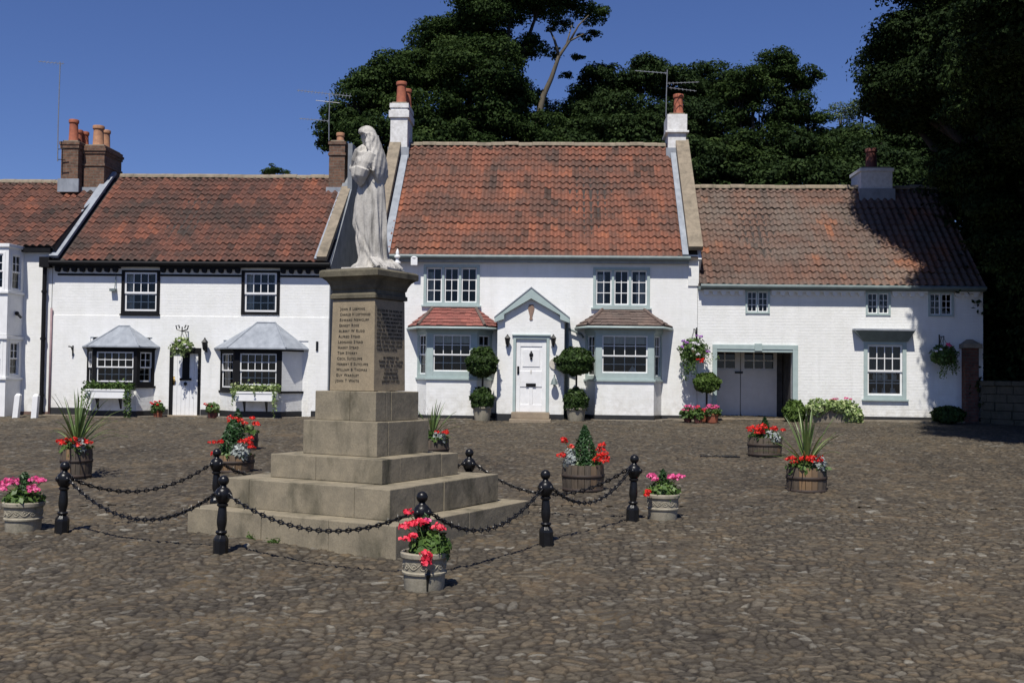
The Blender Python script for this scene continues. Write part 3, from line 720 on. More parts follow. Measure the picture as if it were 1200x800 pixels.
# gable end rising as a grey parapet with stone coping
m = MB(); 
for u in (LU1+.03,):
    m.box8([W3(uu, x, z) for uu in (LU1-.30, u) for x, z in ((-.02, zeL-.1), (2*wrL, zeL-.1), (wrL+.4, zrL+.25), (wrL-.1, zrL+.25))])
    ubox(m, LU1-.1, u+.004, 2.75, 4.25, zrL-.6, fz(170, 395, 3.0))
m.box8([W3(uu, x, z) for uu in (LU1+.002, LU1+.028) for x, z in ((0.0, zg-.3), (2*wrL, zg-.3), (2*wrL, zeL-.05), (0.0, zeL-.05))])
obj('gable_wall', m, render_grey, h)
m = MB(); slope_box(m, LU1-.30, LU1-.02, -.24, zeL-.03, 3.0, zeL+sl*3.15-.03, .06, .20)
obj('coping', m, coping_stone, h, bevel=.01)
m = MB(); slope_box(m, LU0-.05, LU0+.20, -.1, zeL+.02, wrL, zrL+.02, .05, .13); obj('lead_flashing', m, lead, h)
m = MB(); slope_box(m, LU1-.40, LU1-.31, -.15, zeL+.02, 3.2, zeL+sl*3.2+.02, .04, .09); obj('lead_flashing', m, lead, h)
# little wall fittings
m = MB(); q = W3(fu(134, 0, 340), -.08, fz(340, 134)); m.wbox(q, (.16, .14, .07), -TH); m.tube([q+[.04, 0, .0], q+[.05, .05, .38]], .012, 6)
obj('floodlight', m, grey_green, h)
m = MB(); q = W3(fu(86, 0, 408), -.03, fz(412, 86)); m.tube([q, q+[0, -.12, .13], q+[-.05, -.18, .14]], .018, 6); m.tube([q+[0, 0, .17], q+[0, 0, -.12]], .02, 6)
obj('wall_hook', m, black_iron, h)
m = MB(); uu = fu(372, 0, 402); ubox(m, uu-.03, uu+.03, -.05, -.024, fz(411, 372), fz(400, 372)); obj('tie_plate', m, black_iron, h)
m = MB(); uu = fu(57, 0, 300); ubox(m, uu-.14, uu+.14, -.26, -.05, fz(314, 57), fz(302, 57)); m.tube([W3(uu-.05, -.1, fz(310, 57)), W3(uu-.05, -.1, zg)], .055, 10)
for py in (342, 397, 463): m.tube([W3(uu-.05, -.1, fz(py, 56)+.03), W3(uu-.05, -.1, fz(py, 56)-.03)], .075, 10)
obj('downpipe', m, black_paint, h, smooth=True, auto=40)
m = MB(); uu = fu(60, 0, 420); m.tube([W3(uu, -.06, fz(361, 60)), W3(uu, -.06, zg)], .03, 8); obj('vent_pipe', m, plain('dull_pink_paint', (.30, .20, .21), rough=.6), h, smooth=True)

def lantern(h, u, z, w=-.02, s=1.0, mat=None):
    m = MB(); q = W3(u, w-.16*s, z)
    m.lathe([(.02*s, -.17*s), (.035*s, -.15*s), (.055*s, -.12*s), (.085*s, .06*s), (.10*s, .065*s), (.03*s, .15*s), (.015*s, .19*s)], q, 6)
    m.tube([q+[0, 0, .02*s], W3(u, w-.02, z-.12*s)], .014*s, 6)
    m.tube([W3(u, w-.012, z-.20*s), W3(u, w-.012, z+.02*s)], .03*s, 6)
    return obj('wall_lantern', m, mat or black_iron, h)
lantern(LH, fu(242.5, 0, 405), fz(404, 242), -.03)

# ---- middle house -----------------------------------------------------------
zeM, zrM, wrM = 5.10, 8.95, 3.7
MU0, MU1 = fu(430), fu(817, 0, 400)
wM1 = hrect(496.5, 562, 310.5, 357.5); wM2 = hrect(695, 761.5, 313.5, 360.5)
BM1 = (fu(489), fu(577)); BM2 = (fu(686), fu(776))
h, zg, sl = house('porched_cottage', 'tall white cottage with sage green windows, two tile-roofed bays and a gabled porch', MU0, MU1, zeM, zrM, wrM, wall_mid,
    [wM1, wM2, (BM1[0]+.12, BM1[1]-.12, fz(443), fz(388)), (BM2[0]+.12, BM2[1]-.12, fz(446), fz(388))], tile_mid, fu(437, 0, 300), fu(802, 0, 300), 31)
MH = h
m = MB(); ubox(m, MU0, fu(806), -.15, -.003, zeM-.17, zeM-.05); obj('fascia', m, plain('eaves_paint', (.30, .33, .345), rough=.6), h)
gutter(h, MU0+.02, fu(808, 0, 300), zeM-.035, grey_green, w=-.24)
for a, b in ((MU0, BM1[0]), (BM2[1], MU1), (BM1[1], fu(585)), (fu(660), BM2[0])):
    pl = MB(); ubox(pl, a, b, -.02, .0, zg-.3, fz(486.5, 790)); obj('plinth', pl, plinth_black, h)
for i, wr_ in enumerate((wM1, wM2)):
    fo, Q, (a, b, c, d) = window(h, FRONT, *wr_, 6, 3, green_paint, green_paint if False else white_paint, frame=.075, depth=-.06, mull=(1/3, 2/3), sill=green_paint, stile=.036, bar=.020, mull_w=.065, proud=.035)
    if i == 1:
        curtain(Q, FRONT, a, a+.26, c, d-.1, -.2, 3); curtain(Q, FRONT, b-.28, b, c, d-.1, -.2, 3)
    else:
        curtain(Q, FRONT, a, a+.2, c, d-.1, -.22, 3)
pM = .55
def bay_m(BB, xc, xd, ys, yh, rt, ze_px, tm, lab, xm):
    return bay(MH, BB[0], BB[1], fu(xc, -pM, 420), fu(xd, -pM, 420), pM, zg, fz(486.5, xm, -pM), fz(ys, xm, -pM), fz(yh, xm, -pM), (fu(rt[0]), fu(rt[1]), fz(rt[2], xm), fz(ze_px, xm, -pM-.1)), green_paint, white_paint, wall_mid, (4, 4, .17), (2, 4, .09), (2, 4, .09), .27, 'tile', tm, curt=True, label=lab)
bm1, f1_ = bay_m(BM1, 500, 559, 443, 389, (507, 557, 361), 382, tile_red, 'bay left of the porch with a red tiled roof', 530)
bm2, f2_ = bay_m(BM2, 698, 766.5, 445, 390, (706, 754, 363), 381.5, tile_brown, 'bay right of the porch with a weathered brown roof', 731)
orn = MB(); fb = f2_[1]
for k, (px_, w_, hh_) in enumerate(((716, .10, .13), (724, .12, .10), (731, .09, .16), (748, .10, .10))):
    q = W3(fu(px_, -.25, 437), -.28, fz(445, 731, -pM)+.02); orn.lathe([(w_*.4, 0), (w_*.8, .04), (w_, hh_*.6), (w_*.5, hh_), (.01, hh_*1.05)], q, 12)
q = W3(fu(741, -.25, 437), -.30, fz(445, 731, -pM)+.02); orn.add([q+v for v in ([-.22, 0, .05], [.24, 0, .05], [.0, .0, .36], [-.22, .06, .05], [.24, .06, .05], [0, .06, .36])], [(0, 1, 2), (5, 4, 3), (0, 3, 4, 1), (1, 4, 5, 2), (2, 5, 3, 0)])
obj('window_ornaments', orn, curtain_white, bm2)
# porch
pP = .75
pu0, pu1 = fu(582.5, -pP, 430), fu(661, -pP, 430)
pw = MB(); dM = (fu(601, -pP, 440), fu(643.5, -pP, 440), fz(482, 622, -pP), fz(393.5, 622, -pP))
PF = Fr((0, -pP), (1, -pP))
ztop = fz(374, 622, -pP); zap = fz(346, 622, -pP); uap = (pu0+pu1)/2
wall_panel(pw, PF, pu0, pu1, zg-.3, ztop, [(dM[0]+.01, dM[1]-.01, zg-.29, dM[3]-.01)], .2)
pw.add([W3(pu0, -pP, ztop), W3(pu1, -pP, ztop), W3(uap, -pP, zap)], [(0, 1, 2)])
for u in (pu0, pu1): pw.add([W3(u, x, z) for x, z in ((-pP, zg-.3), (0, zg-.3), (0, ztop), (-pP, ztop))], [(0, 1, 2, 3)])
po = obj('porch', pw, wall_mid, h)
rp = MB(); a_ = (fu(579, -pP-.12, 378), fz(373, 622, -pP-.1)); c_ = (fu(668, -pP-.12, 378), a_[1]); ap = (uap, fz(337.5, 622, -pP-.12))
for (ue, ze_) in (a_, c_):
    rp.box8([W3(u, x, z) for x in (-pP-.14, .0) for u, z in ((ue, ze_), (ap[0], ap[1]), (ap[0], ap[1]+.035), (ue, ze_+.035))])
obj('porch_roof', rp, lead, po)
bb = MB()
for (ue, ze_) in (a_, c_):
    sx = 1 if ue < uap else -1
    bb.box8([W3(u, x, z) for x in (-pP-.125, -pP-.06) for u, z in ((ue+.02*sx, ze_-.04), (ap[0], ap[1]-.27), (ap[0], ap[1]-.004), (ue+.02*sx, ze_-.004))])
    bb.box8([W3(u, x, z) for x in (-pP-.13, -pP-.05) for u, z in ((ue+.01*sx, ze_-.11), (ue+.26*sx, ze_-.02), (ue+.26*sx, ze_+.18), (ue+.01*sx, ze_-.0))])
obj('bargeboard', bb, green_paint, po)
for a, b in ((pu0-.015, dM[0]-.02), (dM[1]+.02, pu1+.015)):
    pl = MB(); ubox(pl, a, b, -pP-.02, -.0, zg-.3, fz(485, 622, -pP)); obj('plinth', pl, plinth_black, po)
fr_ = MB()
zb = fz(482.5, 622, -pP)
PF.box(fr_, dM[0], dM[0]+.075, -.1, .025, zb, dM[3]); PF.box(fr_, dM[1]-.075, dM[1], -.1, .025, zb, dM[3]); PF.box(fr_, dM[0]+.075, dM[1]-.075, -.1, .023, dM[3]-.08, dM[3]); PF.box(fr_, dM[0]-.03, dM[1]+.03, -.02, .06, dM[3]+.002, dM[3]+.04)
obj('door_frame', fr_, green_paint, po, bevel=.005)
dd = MB(); a, b = dM[0]+.08, dM[1]-.08; zt_ = dM[3]-.085; H = zt_-zb; wd_ = b-a
PF.box(dd, a, b, -.10, -.055, zb, zt_)
for s0, s1 in ((a, a+.11), (b-.11, b)): PF.box(dd, s0, s1, -.055, -.035, zb, zt_)
for z0, z1 in ((0, .1), (.345, .40), (.40, .58-.02), (.90, 1.0)): PF.box(dd, a+.11, b-.11, -.055, -.037, zb+H*z0, zb+H*z1)
PF.box(dd, (a+b)/2-.05, (a+b)/2+.05, -.055, -.036, zb+H*.1, zb+H*.345)
PF.box(dd, a+.17, b-.17, -.055, -.040, zb+H*.62, zb+H*.86)
do = obj('front_door', dd, white_paint, po, bevel=.006)
fit = MB(); uc_ = (a+b)/2
PF.box(fit, uc_-.13, uc_+.13, -.036, -.02, fz(453, 622, -pP), fz(449, 622, -pP)); obj('letter_box', fit, black_paint, po, bevel=.004)
fit = MB(); q = W3(uc_, -pP+.03, fz(415.5, 622, -pP)); fit.ball(q, (.055, .025, .06)); fit.ball(q+[0, -.01, -.09], (.035, .03, .045)); fit.ball(q+[0, 0, .07], (.025, .02, .03)); obj('door_knocker', fit, black_iron, po, smooth=True)
fit = MB(); q = W3(a+.06, -pP+.02, fz(434.5, 606, -pP)); PF.box(fit, a+.03, a+.085, -.035, -.02, fz(438.5, 606, -pP), fz(429, 606, -pP)); fit.ball(q, (.03, .04, .03)); obj('door_handle', fit, black_iron, po)
def text_mesh(s, size, small=False, align='CENTER', ext=.002):
    cu = bpy.data.curves.new('t', 'FONT'); cu.body = s; cu.size = size; cu.align_x = align; cu.extrude = ext; cu.resolution_u = 2; cu.space_character = 1.18
    if small:
        cu.small_caps_scale = .78
        for cf in cu.body_format: cf.use_small_caps = True
    o = bpy.data.objects.new('t', cu); COL.objects.link(o); bpy.context.view_layer.update()
    me = bpy.data.meshes.new_from_object(o.evaluated_get(bpy.context.evaluated_depsgraph_get()))
    V = np.array([v.co[:] for v in me.vertices]); F_ = [tuple(p.vertices) for p in me.polygons]
    bpy.data.objects.remove(o); bpy.data.curves.remove(cu); bpy.data.meshes.remove(me); return V, F_
V, F_ = text_mesh('1', .15)
fit = MB(); fit.add([PF.p(uc_+v[0], -.033+v[2], fz(438, 622, -pP)+v[1]) for v in V], F_); obj('door_number', fit, brass, po)
st = MB()
PF.box(st, dM[0]-.02, dM[1]+.02, -.12, .30, zb-.17, zb-.003); PF.box(st, dM[0]-.06, dM[1]+.06, -.12, .62, zg-.3, zb-.173)
obj('door_step', st, sand_step, po, bevel=.015)
ur = MB(); q = W3(uap, -pP-.012, fz(366, 622, -pP)); 
prof = [(.03, -.20), (.045, -.17), (.03, -.13), (.045, -.05), (.075, .06), (.085, .12), (.06, .17), (.07, .19), (.05, .21)]
L = [W3(uap-r, -pP-.02, q[2]+z) for r, z in prof]+[W3(uap+r, -pP-.02, q[2]+z) for r, z in prof[::-1]]
L2 = [W3(uap-r, -pP-.002, q[2]+z) for r, z in prof]+[W3(uap+r, -pP-.002, q[2]+z) for r, z in prof[::-1]]
nL = len(L); ur.add(L+L2, [tuple(range(nL))]+[(i, (i+1) % nL, nL+(i+1) % nL, nL+i) for i in range(nL)]); obj('urn_plaque', ur, urn_brown, po)
lantern(po, fu(595, -pP, 400), fz(399, 595, -pP), -pP, .85); lantern(po, fu(648.5, -pP, 400), fz(399, 648, -pP), -pP, .85)
pd = MB(); q = W3(fu(650.5, -pP, 426), -pP-.02, fz(426, 650, -pP))
pd.add([W3(fu(650.5, -pP, 426)+.15*math.cos(t), x, q[2]+.15*math.sin(t)) for x in (-pP-.035, -pP) for t in np.linspace(0, 2*math.pi, 24, endpoint=False)], [tuple(range(24))]+[(i, (i+1) % 24, 24+(i+1) % 24, 24+i) for i in range(24)])
obj('round_plaque', pd, m_stone('cream_stoneware', (.62, .58, .50), (.5, .47, .4), (.3, .28, .24), .4), po)
be = MB(); q = W3(fu(649.5, -pP, 446), -pP-.14, fz(446, 649, -pP)); be.lathe([(.10, -.10), (.085, -.06), (.06, .03), (.03, .07), (.015, .10)], q, 14); be.tube([q+[0, 0, .1], q+[0, .0, .16], W3(fu(649.5, -pP, 446), -pP, q[2]+.16)], .014, 6); be.ball(q+[0, 0, -.11], .03)
obj('door_bell', be, grey_green, po, smooth=True, auto=40)
m = MB(); ubox(m, fu(641, -pP-.1, 330)-.0, fu(641, -pP-.1)+.01, -.01, 0, zg, zg+.01)
dp = MB(); dp.tube([W3(pu1+.08, -.1, ztop-.05), W3(pu1+.08, -.1, zg)], .045, 8); dp.tube([W3(pu1+.08, -.1, ztop-.2), W3(pu1+.45, -.1, ztop-.35), W3(BM2[0]-.05, -.1, ztop-.45)], .03, 8)
obj('downpipe', dp, grey_green, h, smooth=True)
ab = MB(); ub_ = fu(487, 0, 305); ubox(ab, ub_-.09, ub_+.09, -.30, -.18, fz(312, 487), fz(303, 487)); ab.ball(W3(ub_, -.24, fz(303, 487)), (.10, .08, .05)); obj('alarm_box', ab, white_paint, h, bevel=.01)
fn = MB(); fn.lathe([(.10, 0), (.10, .04), (.05, .07), (.045, .14), (.09, .17), (.09, .20), (.04, .23), (.05, .30), (.02, .38), (.005, .40)], W3(fu(467.5, 0, 300), -.27, fz(310, 467)), 14); obj('finial', fn, white_paint, h, smooth=True, auto=40)
# chimneys, copings
chimney(h, fu(457.5, 3.2, 150), fu(477.5, 3.2, 150), 3.2, 4.3, fz(189, 468, 3.2), fz(121, 468, 3.2), brick_white,
        [(fu(470.5, 3.6, 110), 3.6, .155, .72, terracotta), (fu(477, 4.0, 110), 4.0, .14, .60, terracotta)], bands=((.14, .0, .03), (.44, .22, .05)), label='whitewashed brick chimney behind the statue')
chimney(h, fu(783, 3.3, 150), fu(804, 3.3, 150), 3.3, 4.3, fz(190, 793, 3.3), fz(134, 793, 3.3), brick_white,
        [(fu(795, 3.6, 120), 3.6, .15, .64, terracotta)], bands=((.5, .0, .03), (.56, .5, .08)), label='whitewashed chimney beside the aerial')
m = MB(); slope_box(m, MU0+.02, MU0+.37, -.2, zeM-.05, wrM-.1, zrM+.0, .10, .26); obj('coping', m, coping_stone, h, bevel=.012); m = MB(); slope_box(m, fu(806, 0, 290), fu(823, 0, 290), -.05, zeM+.12, wrM-.1, zrM+.02, .10, .24)
obj('coping', m, coping_stone, h, bevel=.012)
m = MB(); slope_box(m, fu(806.5, 0, 290), fu(822, 0, 290), -.0, zeM-.1, wrM, zrM-.1, -.3, .098); ubox(m, fu(806.5, 0, 300), fu(819, 0, 300), -.035, .0, zeM-.75, zeM+.08); obj('kneeler', m, wall_mid, h)
m = MB(); slope_box(m, MU0+.375, MU0+.60, -.1, zeM, wrM, zrM, .04, .09); obj('lead_flashing', m, lead, h); m = MB(); slope_box(m, fu(799, 0, 295), fu(806, 0, 295), -.15, zeM, wrM, zrM, .04, .10); obj('lead_flashing', m, lead, h)

# ---- right house ------------------------------------------------------------
zeR, zrR, wrR = 4.38, 7.60, 3.3
RU0, RU1 = MU1+.01, fu(1152, 0, 420)
wR = [hrect(873.5, 902, 339.5, 367.5), hrect(1014.5, 1043.5, 341.5, 369.5), hrect(1087.5, 1117.5, 342, 371)]
wB = hrect(1012, 1062, 400, 467.5); gD = hrect(839, 929.5, 409.5, 491)
h, zg, sl = house('garage_cottage', 'low white brick cottage with recessed garage doors at the right end of the row', RU0, RU1, zeR, zrR, wrR, wall_brick2,
    wR+[wB, (gD[0], gD[1], fg(6.5)-.39, gD[3])], tile_right, fu(819, 0, 334), RU1, 41, [(.67, .84, 2), (.60, .72, 0), (.70, .78, 3)])
RH = h
zgr = fg(6.5)
gutter(h, RU0+.05, RU1, zeR-.05, grey_green, w=-.23)
m = MB(); ubox(m, RU0, RU1, -.17, -.003, zeR-.13, zeR-.05); obj('fascia', m, grey_green, h)
for a, b in ((RU0+.15, wR[0][0]-.03), (wR[0][1]+.03, wR[1][0]-.03), (wR[1][1]+.03, wR[2][0]-.03), (wR[2][1]+.03, RU1-.1)): obj('eaves_scallops', comb(a, b, zeR-.132, .10, .13, .10, -.10, -.004), white_paint, h)
for a, b in ((RU0, gD[0]-.15), (gD[1]+.15, RU1-.01)):
    pl = MB(); ubox(pl, a, b, -.02, 0, zgr-.3, fz(487.5, 1000)); obj('plinth', pl, plinth_black, h)
for i, wr_ in enumerate(wR):
    fo, Q, (a, b, c, d) = window(h, FRONT, *wr_, 4, 3, green_paint, white_paint, frame=.05, depth=-.05, mull=(.5,), stile=.026, bar=.016, mull_w=.03)
    if i == 1: curtain(Q, FRONT, b-.22, b-.05, c, c+.25, -.2, 2, 'ornament')
fo, Q, (a, b, c, d) = window(h, FRONT, *wB, 4, 4, green_paint, white_paint, frame=.10, depth=-.05, mid=(wB[2]+wB[3])/2-.03, sill=green_paint, stile=.05, bar=.022, top=.09)
m = MB()
for _ in range(14):
    q = W3(rng.uniform(a+.1, b-.1), .25, rng.choice([c, (c+d)/2-.25])); r = rng.uniform(.03, .06); m.lathe([(r*.7, 0), (r, .05), (r*.9, .10), (r*.4, .15), (r*.5, .19)], q, 8)
FRONT.box(m, a, b, -.36, -.16, (c+d)/2-.29, (c+d)/2-.255)
obj('shelf_ornaments', m, curtain_white, Q)
curtain(Q, FRONT, a, b, (c+d)/2+.02, d, -.3, 12, mat=plain('grey_net', (.16, .155, .15), rough=.9))
m = MB(); z0_, z1_ = fz(400, 1037), fz(388, 1037); e0, e1 = fu(1003, -.3, 388), fu(1072.5, -.3, 388)
m.box8([W3(u, x, z) for z, q in ((z0_, (wB[0]-.02, wB[1]+.02, -.08)), (z1_, (e0, e1, -.30))) for u, x in ((q[0], q[2]), (q[1], q[2]), (q[1], .0), (q[0], .0))])
obj('window_hood', m, grey_green, h)
m = MB(); m.box8([W3(u, x, z) for z in (z1_+.003, z1_+.05) for u, x in ((e0-.02, -.32), (e1+.02, -.32), (e1+.02, 0), (e0-.02, 0))]); obj('hood_lead', m, lead, h)
# garage
m = MB(); jl = .14
FRONT.box(m, gD[0]-.10, gD[0]+.02, -.1, .05, zgr-.1, gD[3]+.0); FRONT.box(m, gD[1]-.02, gD[1]+.12, -.1, .05, zgr-.1, gD[3]); FRONT.box(m, gD[0]-.10, gD[1]+.12, -.1, .048, gD[3]+.002, gD[3]+.13)
FRONT.box(m, gD[0]+.02, gD[1]-.02, -.08, .03, gD[3]-.07, gD[3])
FRONT.box(m, fu(884), fu(892.5), .0, .09, gD[3]-.04, fz(402.5, 888))
obj('garage_surround', m, green_paint, h, bevel=.008)
wG = 1.35
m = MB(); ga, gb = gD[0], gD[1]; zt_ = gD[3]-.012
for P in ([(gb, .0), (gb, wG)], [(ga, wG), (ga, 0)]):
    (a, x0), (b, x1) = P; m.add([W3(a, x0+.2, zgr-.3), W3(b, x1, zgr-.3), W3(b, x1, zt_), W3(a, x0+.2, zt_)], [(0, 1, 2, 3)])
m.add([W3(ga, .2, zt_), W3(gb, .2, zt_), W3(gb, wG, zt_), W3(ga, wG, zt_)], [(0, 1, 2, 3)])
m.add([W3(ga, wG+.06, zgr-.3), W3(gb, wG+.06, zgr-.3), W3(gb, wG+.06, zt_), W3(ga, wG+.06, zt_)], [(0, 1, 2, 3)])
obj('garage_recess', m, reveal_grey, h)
m = MB(); FRONT.box(m, ga-.1, gb+.1, -wG, -.02, zgr-.2, zgr+.03); obj('garage_sill', m, sand_step, h)
GF = Fr((0, wG), (1, wG)); leaves_ = [(ga, fu(867.5, wG, 450), 2), (fu(868, wG, 450), fu(910.5, wG, 450), 3)]
zw0, zw1 = fz(432, 870, wG), fz(412.5, 870, wG)
for a, b, nc in leaves_:
    m = MB(); gl = MB()
    e = .13 if nc == 2 else .08
    wall_panel(m, GF, a+.004, b-.004, zgr+.03, zt_-.01, [(a+e+(b-a-2*e)*i/nc+.02, a+e+(b-a-2*e)*(i+1)/nc-.02, z0+.015, z1-.015) for i in range(nc) for z0, z1 in ((zw0, (zw0+zw1)/2), ((zw0+zw1)/2, zw1))], .05)
    for k in range(1, 6): GF.box(m, a+(b-a)*k/6-.003, a+(b-a)*k/6+.003, .001, .006, zgr+.1, zw0-.12)
    GF.box(m, a+.01, b-.01, .001, .022, zgr+.06, zgr+.22); GF.box(m, a+.01, b-.01, .001, .022, zw0-.14, zw0-.03)
    gd = obj('garage_door', m, garage_white, h)
    GF.box(gl, a+e, b-e, -.03, -.02, zw0, zw1); obj('pane', gl, plain('dark_pane', (.01, .01, .01), rough=.05), gd)
m = MB(); ul = fu(866, wG, 436); GF.box(m, ul-.12, ul+.1, .005, .05, fz(437.5, 866, wG), fz(435, 866, wG)); obj('door_bolt', m, black_iron, h)
chimney(h, fu(1009, 2.9, 215), fu(1046, 2.9, 215), 2.9, 4.0, fz(238, 1028, 2.9), fz(197, 1028, 2.9), brick_white,
        [(fu(1021, 3.3, 185), 3.3, .17, .62, dark_pot)], bands=((.1, .0, .04),))

# ---- far left house -----------------------------------------------------------
FU0, FU1 = -22.0, LU0-.02; zeF, zrF, wrF = 5.28, 7.70, 3.5
h, zg, sl = house('sash_bay_house', 'white house at the left edge with a two-storey sash bay', FU0, FU1, zeF, zrF, wrF, wall_smooth, [], tile_left, FU0, fu(66, 0, 288), 51)
FH = h
m = MB(); ubox(m, FU0, FU1, -.16, -.003, zeF-.16, zeF-.05); obj('fascia', m, black_paint, h)
m = MB(); ubox(m, fu(100, 3.5, 214)-.2, FU1+.02, -.0, .02, zeF-.1, zeF)
m = MB(); slope_box(m, fu(66, 0, 288), FU1+.08, -.12, zeF-.02, wrF, zrF-.03, -.35, .045); obj('verge_mortar', m, deck, h)
pb = .75; ua, ub = fu(-60), fu(26); uc, ud = ua+.6, fu(7.5, -pb, 400)
def tier(z0, z1, zw0, zw1, nm):
    A, B, C, D = (ua, 0), (uc, -pb), (ud, -pb), (ub, 0)
    frs = [Fr(A, B), Fr(B, C), Fr(C, D)]; m = MB()
    for fr in frs: wall_panel(m, fr, 0, fr.L, z0, z1, [(.14, fr.L-.10, zw0, zw1)], .12)
    m.add([W3(u, x, z1) for u, x in (A, B, C, D)], [(0, 1, 2, 3)])
    o = obj('bay_window', m, white_paint, h)
    tr = MB()
    q = lambda g_: [(ua-g_, .0), (uc-g_, -pb-g_), (ud+g_*.7, -pb-g_), (ub+g_, .0)]
    for za, zb_, gg in ((z1-.10, z1-.005, .05), (zw0-.09, zw0-.02, .05)):
        k = q(gg); tr.box8([W3(u, x, z) for z in (za, zb_) for u, x in (k[1], k[2], k[3], k[0])])
    obj('bay_moulding', tr, white_paint, o, bevel=.01)
    for fr in frs: window(h, fr, .13, fr.L-.09, zw0-.01, zw1+.01, 4 if fr is frs[1] else 2, 4, white_paint, white_paint, frame=.06, depth=-.05, mid=(zw0+zw1)/2, flat=o, proud=.01, room=True)
tier(zg-.3, fz(393.5, 15, -.4), fz(441, 15, -.4), fz(399, 15, -.4), 'lower'); tier(fz(393, 15, -.4), fz(287, 15, -.4), fz(341, 15, -.4), fz(297, 15, -.4), 'upper')
m = MB(); 
ubox(m, ub, FU1, -.02, 0, zg-.3, fz(482, 40)); obj('plinth', m, plain('brick_plinth', (.16, .10, .08), rough=.9), h)
m = MB(); q = W3(fu(21, -.3, 368), -.35, fz(368, 21)); m.tube([q, q+[.12, -.0, -.12]], .035, 8); m.ball(q, .06); obj('security_lamp', m, black_iron, h)
chimney(h, fu(71.5, 2.7, 190), fu(91.5, 2.7, 190), 2.7, 3.9, fz(226, 80, 2.7), fz(166, 80, 2.7), brick_brown,
        [(fu(86.5, 3.0, 150), 3.0, .14, .70, terracotta), (fu(94, 3.6, 150), 3.5, .12, .50, terracotta), (fu(99, 3.7, 150), 3.75, .12, .50, terracotta)], bands=((.1, .0, .05), (.2, .1, .03)))

# kerb along the row
kb = MB()
def kerb(pts, wd_=.28, hgt=.035):
    for (a, b) in zip(pts[:-1], pts[1:]):
        fr = Fr(a, b); z = fg((a[0]+b[0])/2, (a[1]+b[1])/2); fr.box(kb, 0, fr.L, 0, wd_, z-.15, z+hgt)
kerb([(FU1, -.04), (BL1[0]-.1, -.04)]); kerb([(BL1[0], -.1), (fu(107, -.5), -.55), (fu(162, -.5), -.55), (BL1[1]+.05, -.08)], .2)
kerb([(BL1[1]+.1, -.04), (dL[0]-.02, -.04)]); kerb([(dL[1]+.02, -.04), (BL2[0]-.1, -.04)]); kerb([(BL2[0], -.1), (fu(273, -.6), -.65), (fu(332, -.6), -.65), (BL2[1], -.1)], .2)
kerb([(BM1[0]-.1, -.1), (fu(497, -.55), -.6), (fu(561, -.55), -.6), (fu(577), -.25)], .2); kerb([(BM2[0], -.2), (fu(696, -.55), -.6), (fu(768, -.55), -.6), (BM2[1]+.15, -.05), (fu(836), -.05)], .22)
kerb([(fu(932), -.04), (RU1, -.04)], .2)
struct('pavement_kerb', kb, m_stone('kerb_stone', (.30, .26, .20), (.2, .17, .13), (.1, .09, .07), .5))
#@@PART3
# ------------------------------------------------------------------ war memorial
MC = np.array([-1.735, 13.2]); MA = R(28.76)
MR = np.array([math.sin(MA), math.cos(MA)]); ML = np.array([-math.cos(MA), math.sin(MA)])
def mp(a, b, z):           # a along the right-hand edge direction, b along the left-hand one
    q = MC+MR*a+ML*b; return np.array([q[0], q[1], z])
mem = thing('war_memorial', 'weathered sandstone war memorial with five steps and lettered pillar under the statue', 'memorial', (MC[0], MC[1], 0), math.atan2(MR[1], MR[0]))
def course(half, z0, z1, jl, jr, depth, name='step'):
    """one course of blocks; jl / jr are joint fractions on the left-hand and right-hand faces"""
    m = MB(); core = half-depth
    m.box8([mp(a, b, z) for z in (z0, z1-.012) for a, b in ((-core-.02, -core-.02), (core+.02, -core-.02), (core+.02, core+.02), (-core-.02, core+.02))])
    g = .0025
    def blk(a0, a1, b0, b1):
        e = [rng.normal(0, .0022) for _ in range(4)]; dz = rng.normal(0, .0022)
        m.box8([mp(a, b, z) for z in (z0+g, z1+dz) for a, b in ((a0+e[0], b0+e[1]), (a1-g, b0+e[1]), (a1-g, b1-g), (a0+e[0], b1-g))])
    # front-left face (a = -half): runs along b ; front-right face (b = -half): runs along a
    J = [0]+jl+[1]
    for i in range(len(J)-1): blk(-half, -half+depth, -half+2*half*J[i]+g, -half+2*half*J[i+1])
    J = [0]+jr+[1]
    for i in range(len(J)-1):
        blk(-half+depth+g if i == 0 else -half+2*half*J[i]+g, -half+2*half*J[i+1], -half, -half+depth)
    blk(half-depth, half, -half+depth+g, half); blk(-half+depth+g, half-depth, half-depth, half)
    return obj(name, m, mem_stone, mem, bevel=.009)
HZ = [0, .295, .63, .902, 1.30, 1.647]
course(1.454, -.35, HZ[1], [.30, .62], [.5], .42); course(1.167, HZ[1], HZ[2], [.18+.02, .84], [.46], .48)
course(.80, HZ[2], HZ[3], [.58], [.22, .76], .36); course(.538, HZ[3], HZ[4], [], [], .22); course(.443, HZ[4], HZ[5], [.42], [.35], .20)
def sq_loft(name, prof, mat, bevel=.006, parent=None):
    m = MB(); V = []
    for hf, z in prof: V += [mp(a*hf, b*hf, z) for a, b in ((-1, -1), (1, -1), (1, 1), (-1, 1))]
    n = len(prof); F_ = [(3, 2, 1, 0), tuple(range(4*n-4, 4*n))]
    for i in range(n-1):
        for k in range(4): F_.append((4*i+k, 4*i+(k+1) % 4, 4*i+4+(k+1) % 4, 4*i+4+k))
    m.add(V, F_); return obj(name, m, mat, parent or mem, bevel=bevel)
PZ0, PZ1 = 1.65, 2.735; PH0, PH1 = .323, .3085
pil = sq_loft('pillar', [(PH0, PZ0), (PH1, PZ1)], pillar_stone)
